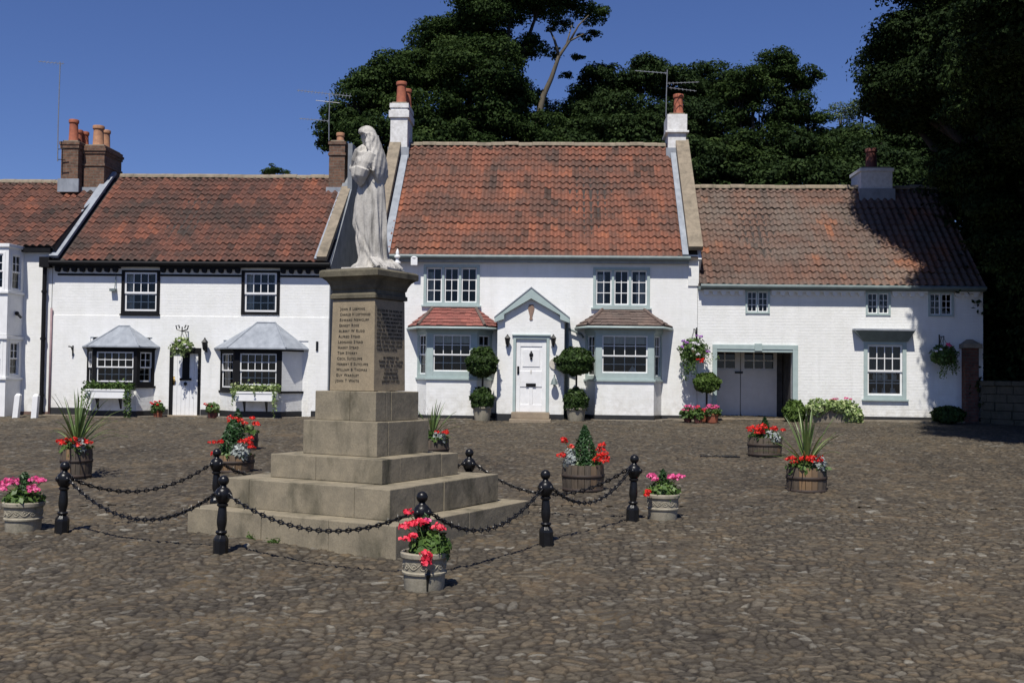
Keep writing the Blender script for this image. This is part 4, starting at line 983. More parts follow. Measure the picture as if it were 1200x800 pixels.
cor = sq_loft('cornice', [(.300, 2.737), (.333, 2.745), (.333, 2.79), (.318, 2.80), (.312, 2.845), (.325, 2.86), (.335, 2.90), (.365, 2.955), (.405, 2.99), (.428, 3.0), (.428, 3.065), (.405, 3.085), (.30, 3.105)], shade_dark_stone, .003)
names = ['JOHN E LEEMING', 'CHARLES H LOFTHOUSE', 'EDWARD NEWCLIFF', 'ERNEST ROSE', 'ALBERT W RUDD', 'ALFRED STEAD', 'LEONARD STEAD', 'HARRY STEAD', 'TOM STORRY', 'CECIL SUTCLIFFE', 'HERBERT E SUTCLIFFE', 'WILLIAM B THOMAS', 'GUY WARDLEY', 'JOHN T WHITE']
def smallcap(s): return ' '.join(x[0]+x[1:].lower() for x in s.split())
def face_pt(face, s, z, n):
    t = (z-PZ0)/(PZ1-PZ0); hf = PH0+(PH1-PH0)*t
    x = (s-.5)*2
    if face == 'L': return mp(-hf-n, -x*hf, z)      # s runs from the far-left corner to the near corner
    return mp(x*hf, -hf-n, z)
def letter_line(m, face, txt, s0, z, size, align, small, maxw=None):
    V, F_ = text_mesh(smallcap(txt) if small else txt, size, small, align, .0015)
    wdt = V[:, 0].max()-V[:, 0].min()
    k = 1 if not maxw or wdt < maxw else maxw/wdt
    m.add([face_pt(face, s0+v[0]*k/(2*PH0), z+v[1], .0026+v[2]) for v in V], F_)
m = MB(); dz = (PZ1-1.745-.085)/13.3
for i, nme in enumerate(names): letter_line(m, 'L', nme, .19-.0045*i, 2.605-i*.0655, .050, 'LEFT', True, .46)
obj('name_inscription', m, letter_black, pil)
rt = ['ERECTED BY THE PEOPLE OF', 'THIS PARISH TO THE GLORY', 'OF GOD AND IN GRATEFUL', 'AND LASTING MEMORY OF', 'THE MEN WHO GAVE THEIR', 'LIVES IN THE GREAT WAR', 'FOR KING AND COUNTRY', 'FOR FREEDOM AND HONOUR', 'AND OF THOSE WHO SERVED', 'AND CAME HOME AGAIN', 'THEIR NAME LIVETH']
m = MB()
for i, nme in enumerate(rt): letter_line(m, 'R', nme, .07, 2.59-i*.046, .040, 'LEFT', False, .54)
for i, nme in enumerate(['IN MEMORY OF', 'THOSE OF THIS VILLAGE', 'WHO FELL IN ACTION', '1914 TO 1919', 'REMEMBERED', 'REST IN PEACE', 'JANUARY 21ST 1921']): letter_line(m, 'R', nme, .53, 2.035-i*.047, .040, 'CENTER', False, .5 if i in (1, 2) else .36)
obj('dedication_inscription', m, letter_black, pil)

# ------------------------------------------------------------------ statue
SPX = 13.2/1280.
_zt = at(433, 147.5, 13.2)[2]
def sz(y): return 3.095+(309-y)*(_zt-3.095)/(309-147.5)
FD = np.array([-.96, .28]); FD /= np.linalg.norm(FD); SD = np.array([-FD[1], FD[0]])*-1   # SD points to the camera side
if SD[1] > 0: SD = -SD
def sp(px, b, y):          # px read along the facing axis, b metres towards the viewer
    a = (433-px)*SPX/.96
    q = MC+FD*a+SD*b; return np.array([q[0], q[1], sz(y)])
m = MB()
sec = [(307, 411, 464, .27), (304, 413, 462, .265), (299, 417, 458.5, .245), (294, 418.5, 456.5, .235), (282, 416, 455, .225), (269, 413.5, 454.5, .22), (256, 411.5, 454, .215), (239, 412.5, 452, .21), (226, 415, 450.5, .195), (216, 417.5, 449, .175), (206, 419, 447, .165), (197, 418, 447.5, .18), (190, 418, 448, .20), (184, 419, 447.5, .205), (179, 421, 446.5, .19), (175, 424, 445, .14), (170, 427, 443, .085), (164, 429, 441, .07)]
ys = np.array([s[0] for s in sec][::-1], float); cols = [np.array([s[i] for s in sec][::-1], float) for i in (1, 2, 3)]
NS, NA = 130, 120; V = []
for yy in np.linspace(307, 164, NS):
    l, r, b = [np.interp(yy, ys, c) for c in cols]; t = np.clip((yy-205)/60, 0, 1)
    up_ = np.clip((205-yy)/20, 0, 1)
    for th in np.linspace(0, 2*math.pi, NA, endpoint=False):
        A = .15*t
        rg_ = lambda x: 1-2*abs(math.sin(x/2))**.8
        f = 1-A*.75+A*(.55*rg_(9*th+.020*yy+.8*math.sin(.03*yy))+.35*rg_(16*th-.03*yy+1)+.35*math.sin(5*th+.035*yy))
        f += up_*.05*math.sin(7*th+.22*yy)+.035*up_*math.sin(13*th-.1*yy)
        # the advanced knee, and drapery sweeping back from it to the hem
        d = (th-math.pi*.86); dk = math.exp(-((d)/.5)**2-((yy-258)/16)**2)*.05
        sw = -.10*math.exp(-((yy-(258+26*(math.pi-th)))/5.0)**2)*(.6 < th < 2.9)
        sw += -.09*math.exp(-((yy-(250+34*(2.6-th)))/6.0)**2)*(.6 < th < 2.6)
        f += dk+sw
        cx, hx = (l+r)/2, (r-l)/2
        V.append(sp(cx+hx*math.cos(th)*f, .86*b*math.sin(th)*f, yy))
F_ = [tuple(range(NA))[::-1], tuple(range((NS-1)*NA, NS*NA))]
for i in range(NS-1):
    for k in range(NA): F_.append((i*NA+k, i*NA+(k+1) % NA, (i+1)*NA+(k+1) % NA, (i+1)*NA+k))
m.add(V, F_)
def P_(x, b, y): return sp(x, b, y)
for s in (1, -1):          # arms folded up to the chest with wide hanging sleeves
    m.tube([P_(439, .15*s, 182), P_(436, .185*s, 192), P_(431, .185*s, 202), P_(424, .15*s, 200.5), P_(416, .07*s, 197), P_(411.5, .03*s, 195)], [.07, .072, .07, .062, .048, .035], 14)
    m.tube([P_(431, .19*s, 198), P_(428, .19*s, 206), P_(426.5, .17*s, 212), P_(426.5, .15*s, 217)], [.095, .085, .055, .02], 12)
    m.tube([P_(420, .15*s, 197), P_(421, .16*s, 206), P_(425, .16*s, 214)], [.07, .055, .02], 12)
    m.tube([P_(417, .10*s, 196), P_(419, .14*s, 203), P_(424, .16*s, 212), P_(430, .17*s, 214), P_(433, .18*s, 207)], .022, 8)
    m.ball(P_(411, .025*s, 194.5), (.045, .035, .05), 10, 8)
    for i in range(4): m.tube([P_(411.5, .03*s, 194+i*1.6), P_(408.7, .03*s-.004*i*s, 192.5+i*1.6), P_(408.2, -.015*s, 192.8+i*1.7)], [.012, .011, .009], 6)
    m.tube([P_(412.5, .04*s, 193), P_(410.5, .045*s, 190.5), P_(409, .02*s, 190)], [.013, .011, .009], 6)
    # shoulder cape folds
    for k in range(4): m.tube([P_(434-2.5*k, .11*s+.01*k*s, 176+k), P_(433-3*k, .19*s-.02*k*s, 186+2*k), P_(431-3.2*k, .205*s-.02*k*s, 197+k)], [.018, .024, .016], 8)
for s in (1, -1):          # mantle drawn from the neck down to the clasped hands
    m.tube([P_(427, .05*s, 172), P_(422, .085*s, 179), P_(417, .07*s, 187), P_(412.5, .035*s, 193.5)], [.05, .075, .062, .035], 12)
    for k in range(3): m.tube([P_(428+2*k, .10*s+.02*k*s, 176+k), P_(422+2*k, .135*s+.015*k*s, 186+2*k), P_(415+3.2*k, .09*s+.03*k*s, 194.5+2*k)], [.012, .02, .012], 8)
# head bowed forward
m.ball(P_(427.5, 0, 158), (.08, .085, .10), 18, 14)
m.tube([P_(434, 0, 178), P_(431.5, 0, 168), P_(429, 0, 162)], [.075, .062, .06], 12)
m.ball(P_(425.6, 0, 162.8), (.045, .055, .07), 14, 10)     # face and jaw
m.ball(P_(424.2, 0, 168), (.026, .03, .024), 10, 8)       # chin
m.tube([P_(422.6, 0, 160), P_(421.1, 0, 163.3), P_(422.8, 0, 164.2)], [.010, .017, .010], 8)   # nose
for s in (1, -1):
    m.ball(P_(422.9, .026*s, 160.3), .013, 8, 6); m.tube([P_(421.9, .008*s, 158.6), P_(422.7, .043*s, 158.6)], .010, 6)
m.tube([P_(423.0, -.02, 166), P_(422.6, 0, 166), P_(423.0, .02, 166)], .008, 6)
# veil over the brow, falling behind the shoulders
V = []
for yy, l, r, b in [(147.5, 424, 430, .03), (149, 420.5, 433, .065), (151.5, 417.5, 435.5, .09), (154, 416.8, 437, .105), (156.5, 418, 438, .112), (158, 423.5, 439, .115), (162, 427, 441, .118), (168, 429, 443.5, .125), (174, 430, 445.5, .15), (180, 431.5, 447.5, .185), (188, 434, 449, .205), (196, 436.5, 449.8, .20), (204, 439, 449.5, .17), (211, 441, 448, .12), (216, 443, 446.5, .05)]:
    for th in np.linspace(0, 2*math.pi, 40, endpoint=False):
        f = 1+.06*(1 if yy > 160 else .4)*math.sin(11*th+.45*yy); V.append(P_((l+r)/2+(r-l)/2*math.cos(th)*f, b*math.sin(th)*f, yy))
n = 15; F_ = [tuple(range(40))[::-1], tuple(range((n-1)*40, n*40))]
for i in range(n-1):
    for k in range(40): F_.append((i*40+k, i*40+(k+1) % 40, (i+1)*40+(k+1) % 40, (i+1)*40+k))
m.add(V, F_)
rs = np.random.default_rng(5)
for k in range(13):        # wavy locks of hair down the back and shoulders
    ph = rs.uniform(0, 6.28); ang = -1.9+3.8*k/12; pts = []; rad = []
    for i in range(16):
        t = i/15; yy = 158+(52-6*abs(ang))*t
        cx = 434+9*t**.8+1.8*math.sin(t*11+ph)*(.3+t); b = (.112+.095*min(1, t*1.4))*math.sin(ang)+.018*math.sin(t*13+ph*1.7)
        pts.append(P_(cx+3.6*math.cos(ang)*(1-.2*t)-1.5, b, yy)); rad.append(.020+.008*math.sin(t*17+ph)-.010*t**3)
    m.tube(pts, rad, 8)
# base slab and a foot
m.tube([P_(424, .06, 303), P_(417, .05, 304.5), P_(413, .05, 306)], [.045, .04, .025], 10)
V = [P_(x, b, y) for y in (311, 306.5) for x, b in ((408, -.24), (408, .24), (465, .27), (465, -.27))]; m.box8(V)
for k in range(10): m.tube([P_(444+k, .24-.04*k, 296), P_(450+1.3*k, .28-.045*k, 302), P_(455+1.2*k, .29-.05*k, 307)], [.02, .028, .03], 8)
st = obj('statue', m, marble, None, origin=(MC[0], MC[1], 3.10))
md = st.modifiers.new('r', 'REMESH'); md.mode = 'VOXEL'; md.voxel_size = .0072
sm_ = st.modifiers.new('s', 'SMOOTH'); sm_.factor = .4; sm_.iterations = 1
bpy.context.view_layer.update()
me = bpy.data.meshes.new_from_object(st.evaluated_get(bpy.context.evaluated_depsgraph_get())); st.modifiers.clear(); st.data = me
me.polygons.foreach_set('use_smooth', [True]*len(me.polygons))
tag(st, 'weathered white statue of a veiled robed woman with bowed head atop the memorial', 'statue')

# ------------------------------------------------------------------ posts and spiked chains
PH = .83
def from_top(px, py):
    Y = 12.
    for _ in range(30):
        q = at(px, py, Y); e = q[2]-(float(gz(q[0], q[1]))+PH); Y += e*Y/ (CZ+.001) * .6 if False else e*4
    return at(px, py, Y)
posts = {}
for k, q in dict(a=(258, 651), b=(72, 626), d=(640, 640), e=(741, 612)).items(): posts[k] = on_ground(*q)[:2]
for k, q in dict(c=(496, 575), f=(550, 525), g=(254.5, 525)).items():
    p = None; best = 9
    for Y in np.arange(9, 18, .02):
        r_ = at(q[0], q[1], Y); e = abs(r_[2]-(float(gz(r_[0], r_[1]))+PH))
        if e < best: best, p = e, r_[:2]
    posts[k] = p
posts['h'] = 2*MC-posts['c']
def make_post():
    t = thing('chain_post', '', 'bollard', (0, 0, 0), 0, 'black iron posts ringing the memorial')
    b = MB(); b.lathe([(.079, -.15), (.079, 0), (.079, .165), (.074, .19), (.052, .218), (.045, .226)], seg=8); obj('base', b, black_iron, t, bevel=.004)
    b = MB(); b.lathe([(.040, .226), (.056, .238), (.060, .25), (.054, .262), (.038, .268), (.040, .285), (.050, .33), (.052, .37), (.047, .44), (.040, .505), (.046, .51), (.058, .522), (.058, .535), (.045, .545)], seg=20); obj('shaft', b, black_iron, t, smooth=True, auto=35)
    b = MB(); b.lathe([(.045, .545), (.060, .56), (.078, .60), (.082, .64), (.076, .675), (.055, .70), (.034, .712), (.030, .728)], seg=20)
    for i in range(4):
        q = i*math.pi/2+.4; b.ball((.075*math.cos(q), .075*math.sin(q), .635), (.03, .03, .034), 8, 6)
    obj('chain_boss', b, black_iron, t, smooth=True, auto=50)
    b = MB(); b.ball((0, 0, .777), (.055, .055, .055), 20, 14); obj('ball_finial', b, black_iron, t, smooth=True)
    return t
p0 = make_post()
plab = dict(a='black iron post at the left front corner of the memorial steps', b='leftmost black iron post, beside the pink geranium pot', c='black iron post standing behind the red geranium pot in front of the memorial',
    d='black iron post just right of the lowest memorial step', e='rightmost black iron post, next to the small pink geranium pot', f='black iron post seen over the right side of the memorial steps',
    g='black iron post left of the memorial in front of the red flower barrels', h='black iron post hidden behind the memorial')
for i, (k, p) in enumerate(posts.items()):
    o = p0 if i == 0 else copy_tree(p0)
    o.location = (p[0], p[1], float(gz(p[0], p[1]))-.005); o.rotation_euler = (R(rng.normal(0, .8)), R(rng.normal(0, .8)), rng.uniform(0, 1)); o['label'] = plab[k]
def chain(a, b, sag, label):
    A = np.array([*posts[a], float(gz(*posts[a]))+.635]); B = np.array([*posts[b], float(gz(*posts[b]))+.635])
    d = (B-A); d[2] = 0; d /= np.linalg.norm(d); A = A+d*.08; B = B-d*.08
    n = 400; t = np.linspace(0, 1, n); C = A+(B-A)*t[:, None]; C[:, 2] -= 4*sag*t*(1-t)
    L = np.concatenate([[0], np.cumsum(np.linalg.norm(np.diff(C, axis=0), axis=1))]); k = int(L[-1]/.058)
    m = MB(); sd_ = np.cross(d, [0, 0, 1.])
    for i in range(k):
        s = L[-1]*(i+.5)/k; c = np.array([np.interp(s, L, C[:, j]) for j in range(3)]); c2 = np.array([np.interp(s+.01, L, C[:, j]) for j in range(3)])
        tg = c2-c; tg /= np.linalg.norm(tg)+1e-9; nn = np.cross(sd_, tg); u_ = sd_ if i % 2 else nn; u_ = u_*math.cos(.25)+(nn if i % 2 else -sd_)*math.sin(.25)
        q = np.linspace(0, 2*math.pi, 9)
        m.tube([c+tg*.043*math.cos(x)+u_*.0175*math.sin(x) for x in q], .0072, 5, caps=False)
        if i % 2 == 0:
            for v in (u_, -u_):
                m.tube([c+v*.012, c+v*.044], [.007, .0015], 5)
            w_ = np.cross(u_, tg)
            for v in (w_, -w_): m.tube([c+v*.004, c+v*.042], [.007, .0015], 5)
    mid = (A+B)/2
    o = obj('spiked_chain', m, black_iron, None, origin=(mid[0], mid[1], mid[2]-sag)); tag(o, label, 'chain', 'spiked chains hung between the posts')
chain('b', 'a', .36, 'spiked black chain drooping in the left foreground, nearer of the two from the leftmost post')
chain('b', 'g', .24, 'spiked black chain running back from the leftmost post to the one by the red barrels')
chain('a', 'c', .27, 'spiked black chain sagging across the front of the memorial steps, left of the pot')
chain('c', 'd', .30, 'spiked black chain right of the front red geranium pot')
chain('d', 'e', .27, 'spiked black chain between the two posts right of the memorial')
chain('e', 'f', .34, 'spiked black chain dropping from the post seen over the steps to the rightmost post')
chain('f', 'h', .25, 'spiked black chain going behind the memorial from the post over its right steps')
chain('g', 'h', .30, 'spiked black chain going behind the memorial from the post by the red barrels')

# ------------------------------------------------------------------ plants
def mound(parent, name, c, r, n, size, mat, seed, flat=.2, shell=.55, cut=None, aspect=.6):
    rg = np.random.default_rng(seed); r = np.array(r if not np.isscalar(r) else (r, r, r), float)
    d = rg.normal(size=(n, 3)); d /= np.linalg.norm(d, axis=1)[:, None]
    rad = 1-(1-shell)*rg.uniform(0, 1, n)**1.6
    lump = 1+.10*np.sin(d[:, 0]*7+seed)*np.sin(d[:, 1]*6+1)+.06*np.sin(d[:, 2]*9)
    C = np.array(c)+d*rad[:, None]*lump[:, None]*r
    if cut is not None: C = C[C[:, 2] > cut]
    m = MB(); leaves(m, C, size, rg, flat, aspect=aspect, out=(C-np.array(c))/r+np.array([0, 0, .3]))
    return obj(name, m, mat, parent)
def flower_heads(parent, name, heads, rad, mat, seed, per=34, psize=.02, stems=None):
    rg = np.random.default_rng(seed); m = MB()
    for h in heads:
        d = rg.normal(size=(per, 3)); d[:, 2] = np.abs(d[:, 2])*.8-.15; d /= np.linalg.norm(d, axis=1)[:, None]
        r = rad*rg.uniform(.75, 1.2); C = np.array(h)+d*r*rg.uniform(.7, 1.05, per)[:, None]*np.array([1.1, 1.1, .8])
        leaves(m, C, psize, rg, 0, aspect=.85, out=d)
    o = obj(name, m, mat, parent)
    if stems is not None:
        s = MB()
        for h in heads:
            h = np.array(h); b = np.array(stems)+np.array([rg.normal(0, .06), rg.normal(0, .06), 0]); s.tube([b, (b+h)/2+[0, 0, .03], h], .004, 5)
        obj('flower_stem', s, leaf_ger, o)
    return o
def cone_tree(parent, c, r, h, n, size, seed, name='conifer', mat=None, pw=.75):
    rg = np.random.default_rng(seed); t = rg.uniform(0, 1, n)**1.35; q = rg.uniform(0, 6.283, n)
    rr = r*(1-t)**pw*np.minimum(1, .65+t*4)*rg.uniform(.72, 1.08, n)*(1+.10*np.sin(5*q+t*9))
    C = np.stack([c[0]+rr*np.cos(q), c[1]+rr*np.sin(q), c[2]+t*h], 1)
    m = MB(); leaves(m, C, size, rg, 0, aspect=.3, out=np.stack([np.cos(q), np.sin(q), np.full(n, 1.2)], 1))
    m.tube([np.array(c)-[0, 0, .05], np.array(c)+[0, 0, h*.9]], r*.25, 6, tint=.1)
    return obj(name, m, mat or leaf_con, parent)
def cordyline(parent, c, h, n, seed, spread=1.0):
    rg = np.random.default_rng(seed); m = MB()
    for i in range(n):
        q = rg.uniform(0, 6.283); el = math.radians(88-62*spread*(i/n)**1.3+rg.normal(0, 5)); L = h*rg.uniform(.7, 1.05)*(1 if i < n*.6 else .85)
        p = np.array(c, float); d = np.array([math.cos(q)*math.cos(el), math.sin(q)*math.cos(el), math.sin(el)]); pts = []; k = 9
        droop = rg.uniform(.02, .10) if el > 1.0 else rg.uniform(.10, .26)
        for j in range(k):
            pts.append(p.copy()); p = p+d*L/(k-1); d = d+np.array([math.cos(q)*.03, math.sin(q)*.03, -droop*(j/k)*1.6]); d /= np.linalg.norm(d)
        pts = np.array(pts); sd_ = np.array([-math.sin(q), math.cos(q), 0]); wv = .0135*np.array([.7, 1, 1.1, 1.1, 1.0, .9, .7, .45, .05])
        V = np.concatenate([pts-sd_*wv[:, None], pts+[0, 0, -.006], pts+sd_*wv[:, None]]); t = float(np.clip(rg.normal(.4+.25*(i/n), .2), 0, 1))
        m.add(V, [(j, j+1, k+j+1, k+j) for j in range(k-1)]+[(k+j, k+j+1, 2*k+j+1, 2*k+j) for j in range(k-1)], t)
    return obj('cordyline', m, leaf_blade, parent)

def barrel(px, py, wpx, hpx, label, plants, seed, group='half barrel planters of red flowers', stave_hi=.12):
    g_ = on_ground(px, py); Y = g_[1]; r = wpx/2*Y/FPX; hgt = hpx*Y/FPX
    d = np.array([g_[0], g_[1]]); d = d/np.linalg.norm(d); c = np.array([g_[0]+d[0]*r*.95, g_[1]+d[1]*r*.95, 0]); c[2] = float(gz(c[0], c[1]))-.01
    t = thing('barrel_planter', label, 'planter', c, 0, group)
    rg = np.random.default_rng(seed); m = MB(); ns = 20
    for i in range(ns):
        a0, a1 = 2*math.pi*i/ns+.012, 2*math.pi*(i+1)/ns-.012; V = []; zt = hgt*rg.uniform(.985, 1.015)
        zs_ = np.linspace(0, 1, 7)
        for z in zs_:
            rr = r*(.90+.10*math.sin(math.pi*(.12+.62*z)))*1.0
            for a, q in ((a0, rr), (a1, rr), (a1, rr-.03), (a0, rr-.03)): V.append((c[0]+q*math.cos(a), c[1]+q*math.sin(a), c[2]+zt*z))
        F_ = [(3, 2, 1, 0), (24, 25, 26, 27)]
        for j in range(6):
            for k in range(4): F_.append((4*j+k, 4*j+(k+1) % 4, 4*j+4+(k+1) % 4, 4*j+4+k))
        hi = rg.uniform(0, stave_hi) if rg.uniform() < .8 else min(1, stave_hi*6)*rg.uniform(.4, 1)
        m.add(V, F_, hi)
    b = obj('barrel', m, oak, t)
    for z in (.06, .55, .60):
        hp = MB(); 
        if z == .60: continue
        rr = r*(.90+.10*math.sin(math.pi*(.12+.62*(z+.04))))+.004
        hp.lathe([(rr, hgt*z), (rr+.004, hgt*z+.002), (rr+.006, hgt*z+.045), (rr, hgt*z+.047)], c, 40, caps=False); obj('hoop', hp, plain('rusty_iron', (.035, .028, .024), (.05, .03, .02), 20, .7), b, smooth=True)
    s = MB(); s.lathe([(r*.9, hgt*.86), (r*.5, hgt*.90), (.01, hgt*.92)], c, 20); obj('soil', s, soil, t)
    top = c+np.array([0, 0, hgt*.9]); k = Y/FPX
    plants(t, top, r, k, rg)
    return t
def heads_px(lst, c, r, k, px, py, rg):   # flower heads given as offsets in radii
    return [np.array([c[0]+dx*r, c[1]+dy*r, c[2]+dz]) for dx, dy, dz in lst]
def ger_set(t, top, r, rg, n, mat, seed, zlo=.08, zhi=.24, front=True, hr=.055, spread=1.12, per=34):
    hs = []
    for i in range(n):
        q = rg.uniform(math.pi*.95, math.pi*2.05) if front and i % 3 else rg.uniform(0, 6.283); rr = r*rg.uniform(.55, spread)
        hs.append((top[0]+rr*math.cos(q), top[1]+rr*math.sin(q), top[2]+rg.uniform(zlo, zhi)))
    flower_heads(t, 'geranium_flowers', hs, hr, mat, seed, per=per, stems=top-[0, 0, .02])
def pl_cordy(hc, nb, mat=pet_red, silver=True, nf=9):
    def f(t, top, r, k, rg):
        sd_ = int(rg.integers(1e6))
        cordyline(t, top+[0, 0, .02], hc, nb, sd_); mound(t, 'geranium_leaves', top+[0, 0, .02], (r*1.02, r*1.02, .15), 420, .042, leaf_ger, sd_+1, cut=top[2]-.06)
        if silver: mound(t, 'silver_foliage', top+[r*.45, -r*.55, .08], (r*.42, r*.42, .13), 160, .034, leaf_sil, sd_+2)
        ger_set(t, top, r, rg, nf, mat, sd_+3, .08, .2)
    return f
def pl_con(hc, rc, mat=pet_red, nf=9, silver=True, cx=0.0, zlo=.1, zhi=.26, con_n=900):
    def f(t, top, r, k, rg):
        sd_ = int(rg.integers(1e6))
        cone_tree(t, top+[cx*r, 0, -.02], rc, hc, con_n, .038, sd_); mound(t, 'geranium_leaves', top+[0, 0, .02], (r*1.0, r*1.0, .14), 420, .042, leaf_ger, sd_+1, cut=top[2]-.05)
        if silver: mound(t, 'silver_foliage', top+[r*.3, -r*.7, .05], (r*.5, r*.35, .12), 190, .036, leaf_sil, sd_+2)
        ger_set(t, top, r, rg, nf, mat, sd_+3, zlo, zhi)
    return f
barrel(945, 580, 47, 31, 'oak half barrel with a tall spiky cordyline, nearest of the barrels on the right', pl_cordy(1.0, 38, nf=12), 3, stave_hi=.16)
barrel(896, 536, 40, 23, 'dark half barrel of red geraniums in front of the garage door', pl_con(.42, .17, nf=17, zlo=.1, zhi=.28), 4)
def p683(t, top, r, k, rg):
    cone_tree(t, top+[.02, 0, -.02], .24, .62, 2200, .036, 77); mound(t, 'geranium_leaves', top+[0, 0, .0], (r*.9, r*.9, .10), 320, .042, leaf_ger, 78, cut=top[2]-.05)
    mound(t, 'silver_foliage', top+[-r*.65, -r*.3, .10], (r*.33, r*.4, .16), 240, .036, leaf_sil, 79)
    flower_heads(t, 'geranium_flowers', [top+np.array(v) for v in ((-r*.95, -.1, .40), (-r*.9, 0, .36), (-r*1.05, -.1, .16), (-r*.55, .1, .28), (r*.85, -.1, .33), (r*.75, -.2, .18), (r*1.0, -.1, .14), (r*.95, -.2, .20), (r*.62, -.25, .12), (r*.8, -.1, .26), (r*.9, -.25, .1))], .06, pet_red, 80, stems=top)
barrel(683, 579, 50, 33, 'dark half barrel with a cone-shaped green bush, right of the memorial', p683, 5)
barrel(89, 562, 36, 36, 'half barrel with a tall spiky cordyline behind the leftmost post', pl_cordy(1.1, 40, nf=9), 6, stave_hi=.14)
def p276(t, top, r, k, rg):
    cone_tree(t, top+[-r*.1, .05, -.02], .24, .62, 1700, .042, 177, pw=.5); mound(t, 'geranium_leaves', top, (r*.95, r*.95, .12), 320, .042, leaf_ger, 178, cut=top[2]-.05)
    mound(t, 'silver_foliage', top+[r*.45, -r*.6, .08], (r*.5, r*.35, .15), 240, .04, leaf_sil, 179)
    flower_heads(t, 'geranium_flowers', [top+np.array(v) for v in ((-r*1.05, -.1, .22), (-r*.9, -.15, .05), (-r*.55, -.2, .24), (r*.55, -.2, .24), (r*.95, -.2, .22), (r*1.02, -.2, .16), (r*.75, -.2, .27), (r*.9, -.1, .3))], .06, pet_red, 180, stems=top)
barrel(274, 556, 47, 22, 'half barrel of red geraniums and silver leaves behind the left front post', p276, 7, stave_hi=.5)
barrel(284, 531, 36, 24, 'half barrel of red geraniums farther back toward the left cottage', pl_con(.50, .17, nf=16, zlo=.12, zhi=.32, silver=False, cx=-.35), 8)
barrel(506, 545, 40, 30, 'half barrel with green blades hidden behind the memorial steps', pl_cordy(.75, 26, nf=7), 9)

def stone_pot(px, py, wpx, hpx, label, plants, seed, stain=False, group='cast stone pots of geraniums'):
    g_ = on_ground(px, py); Y = g_[1]; r = wpx/2*Y/FPX; h = hpx*Y/FPX
    d = np.array([g_[0], g_[1]]); d /= np.linalg.norm(d); c = np.array([g_[0]+d[0]*r*.85, g_[1]+d[1]*r*.85, 0]); c[2] = float(gz(c[0], c[1]))-.012
    t = thing('stone_pot', label, 'flower pot', c, 0, group)
    m = MB(); m.lathe([(r*.82, 0), (r*.84, h*.04), (r*.86, h*.40), (r*.865, h*.42), (r*.93, h*.435), (r*.94, h*.48), (r*.90, h*.50), (r*.875, h*.51), (r*.91, h*.80), (r*.93, h*.84), (r*1.0, h*.87), (r*1.01, h*.97), (r*.97, h), (r*.86, h), (r*.84, h*.85)], c, 40); p = obj('pot', m, pot_stone, t, smooth=True, auto=40)
    fz_ = MB(); rb = r*.885
    def pt(q, z): return c+np.array([rb*math.cos(q), rb*math.sin(q), z*h])
    nv = 7
    fz_.tube([pt(q, .66+.075*math.sin(nv*q)) for q in np.linspace(0, 2*math.pi, 141)], h*.022, 5, caps=False)
    for i in range(nv*2):
        q0 = math.pi/nv*(i+.5); s = 1 if i % 2 else -1
        fz_.tube([pt(q0+.16*math.cos(x)*(1-x/8), .66+s*(.01+.085*math.sin(x)*(1-x/9))) for x in np.linspace(0, 5, 14)], h*.02, 5)
        fz_.ball(pt(q0+.02, .66+s*.005), (h*.03,)*3, 6, 5)
    obj('frieze', fz_, pot_stone, p, smooth=True)
    s = MB(); s.lathe([(r*.85, h*.9), (.01, h*.95)], c, 20); obj('soil', s, soil, t)
    if stain:
        sm = MB(); qa = math.atan2(-c[1], -c[0])+.16; V = []; rows = [(.60, .04), (.55, .10), (.47, .10), (.36, .07), (.2, .05), (.02, .045)]
        def rad_at(z): return np.interp(z, [0, .40, .42, .435, .48, .5, .6], [.82, .86, .865, .93, .94, .9, .9])*r+.004
        for z, wv in rows:
            for k in range(5):
                q = qa+wv*2.0*(k/4-.5)*(1+.2*math.sin(9*z+k)); V.append(c+np.array([rad_at(z)*math.cos(q), rad_at(z)*math.sin(q), z*h]))
        sm.add(V, [(5*i+k, 5*i+k+1, 5*i+6+k, 5*i+5+k) for i in range(5) for k in range(4)]); obj('damp_stain', sm, wet_dark, p)
    plants(t, c+np.array([0, 0, h*.93]), r, Y/FPX, np.random.default_rng(seed)); return t
def p_s1(t, top, r, k, rg):
    cone_tree(t, top+[.0, 0, 0], .11, .36, 700, .034, 301, pw=.5); mound(t, 'geranium_leaves', top+[0, 0, .03], (r*.95, r*.95, .14), 520, .046, leaf_ger, 302, cut=top[2]-.03)
    flower_heads(t, 'geranium_flowers', [top+np.array(v)*[r, r, 1] for v in ((-.95, -.3, .22), (-.62, .1, .25), (-.85, -.5, .17), (-.35, -.3, .23), (.55, .0, .27), (.75, .1, .26), (.95, -.2, .26), (.70, -.6, .16), (-.75, -.2, .26), (.62, -.55, .19))], .056, pet_pink, 303, stems=top)
stone_pot(27, 626, 47, 37, 'carved stone pot of bright pink geraniums at the left edge', p_s1, 11)
def p_s2(t, top, r, k, rg):
    cone_tree(t, top+[.0, .05, 0], .10, .34, 600, .03, 311, pw=.5); mound(t, 'geranium_leaves', top+[.05, 0, .04], (r*.85, r*.85, .17), 620, .042, leaf_ger, 312, cut=top[2]-.03)
    flower_heads(t, 'geranium_flowers', [top+np.array(v)*[r, r, 1] for v in ((-.70, -.2, .37), (-.80, -.4, .25), (-.5, -.3, .27), (-.25, -.3, .28), (-.75, -.5, .14), (-.45, -.5, .17), (-.1, -.3, .29), (.55, -.3, .24), (.70, -.2, .23), (.15, -.95, -.01), (.05, -.95, .03), (.22, -1.0, .02), (.14, -1.02, -.05))], .047, pet_coral, 313, stems=top)
    flower_heads(t, 'pale_flower', [top+np.array([.08*r, -.2*r, .30])], .03, pet_pink, 314)
stone_pot(497, 694, 57, 45, 'carved stone pot of coral red geraniums with a dark stain, in front of the memorial', p_s2, 12, stain=True)
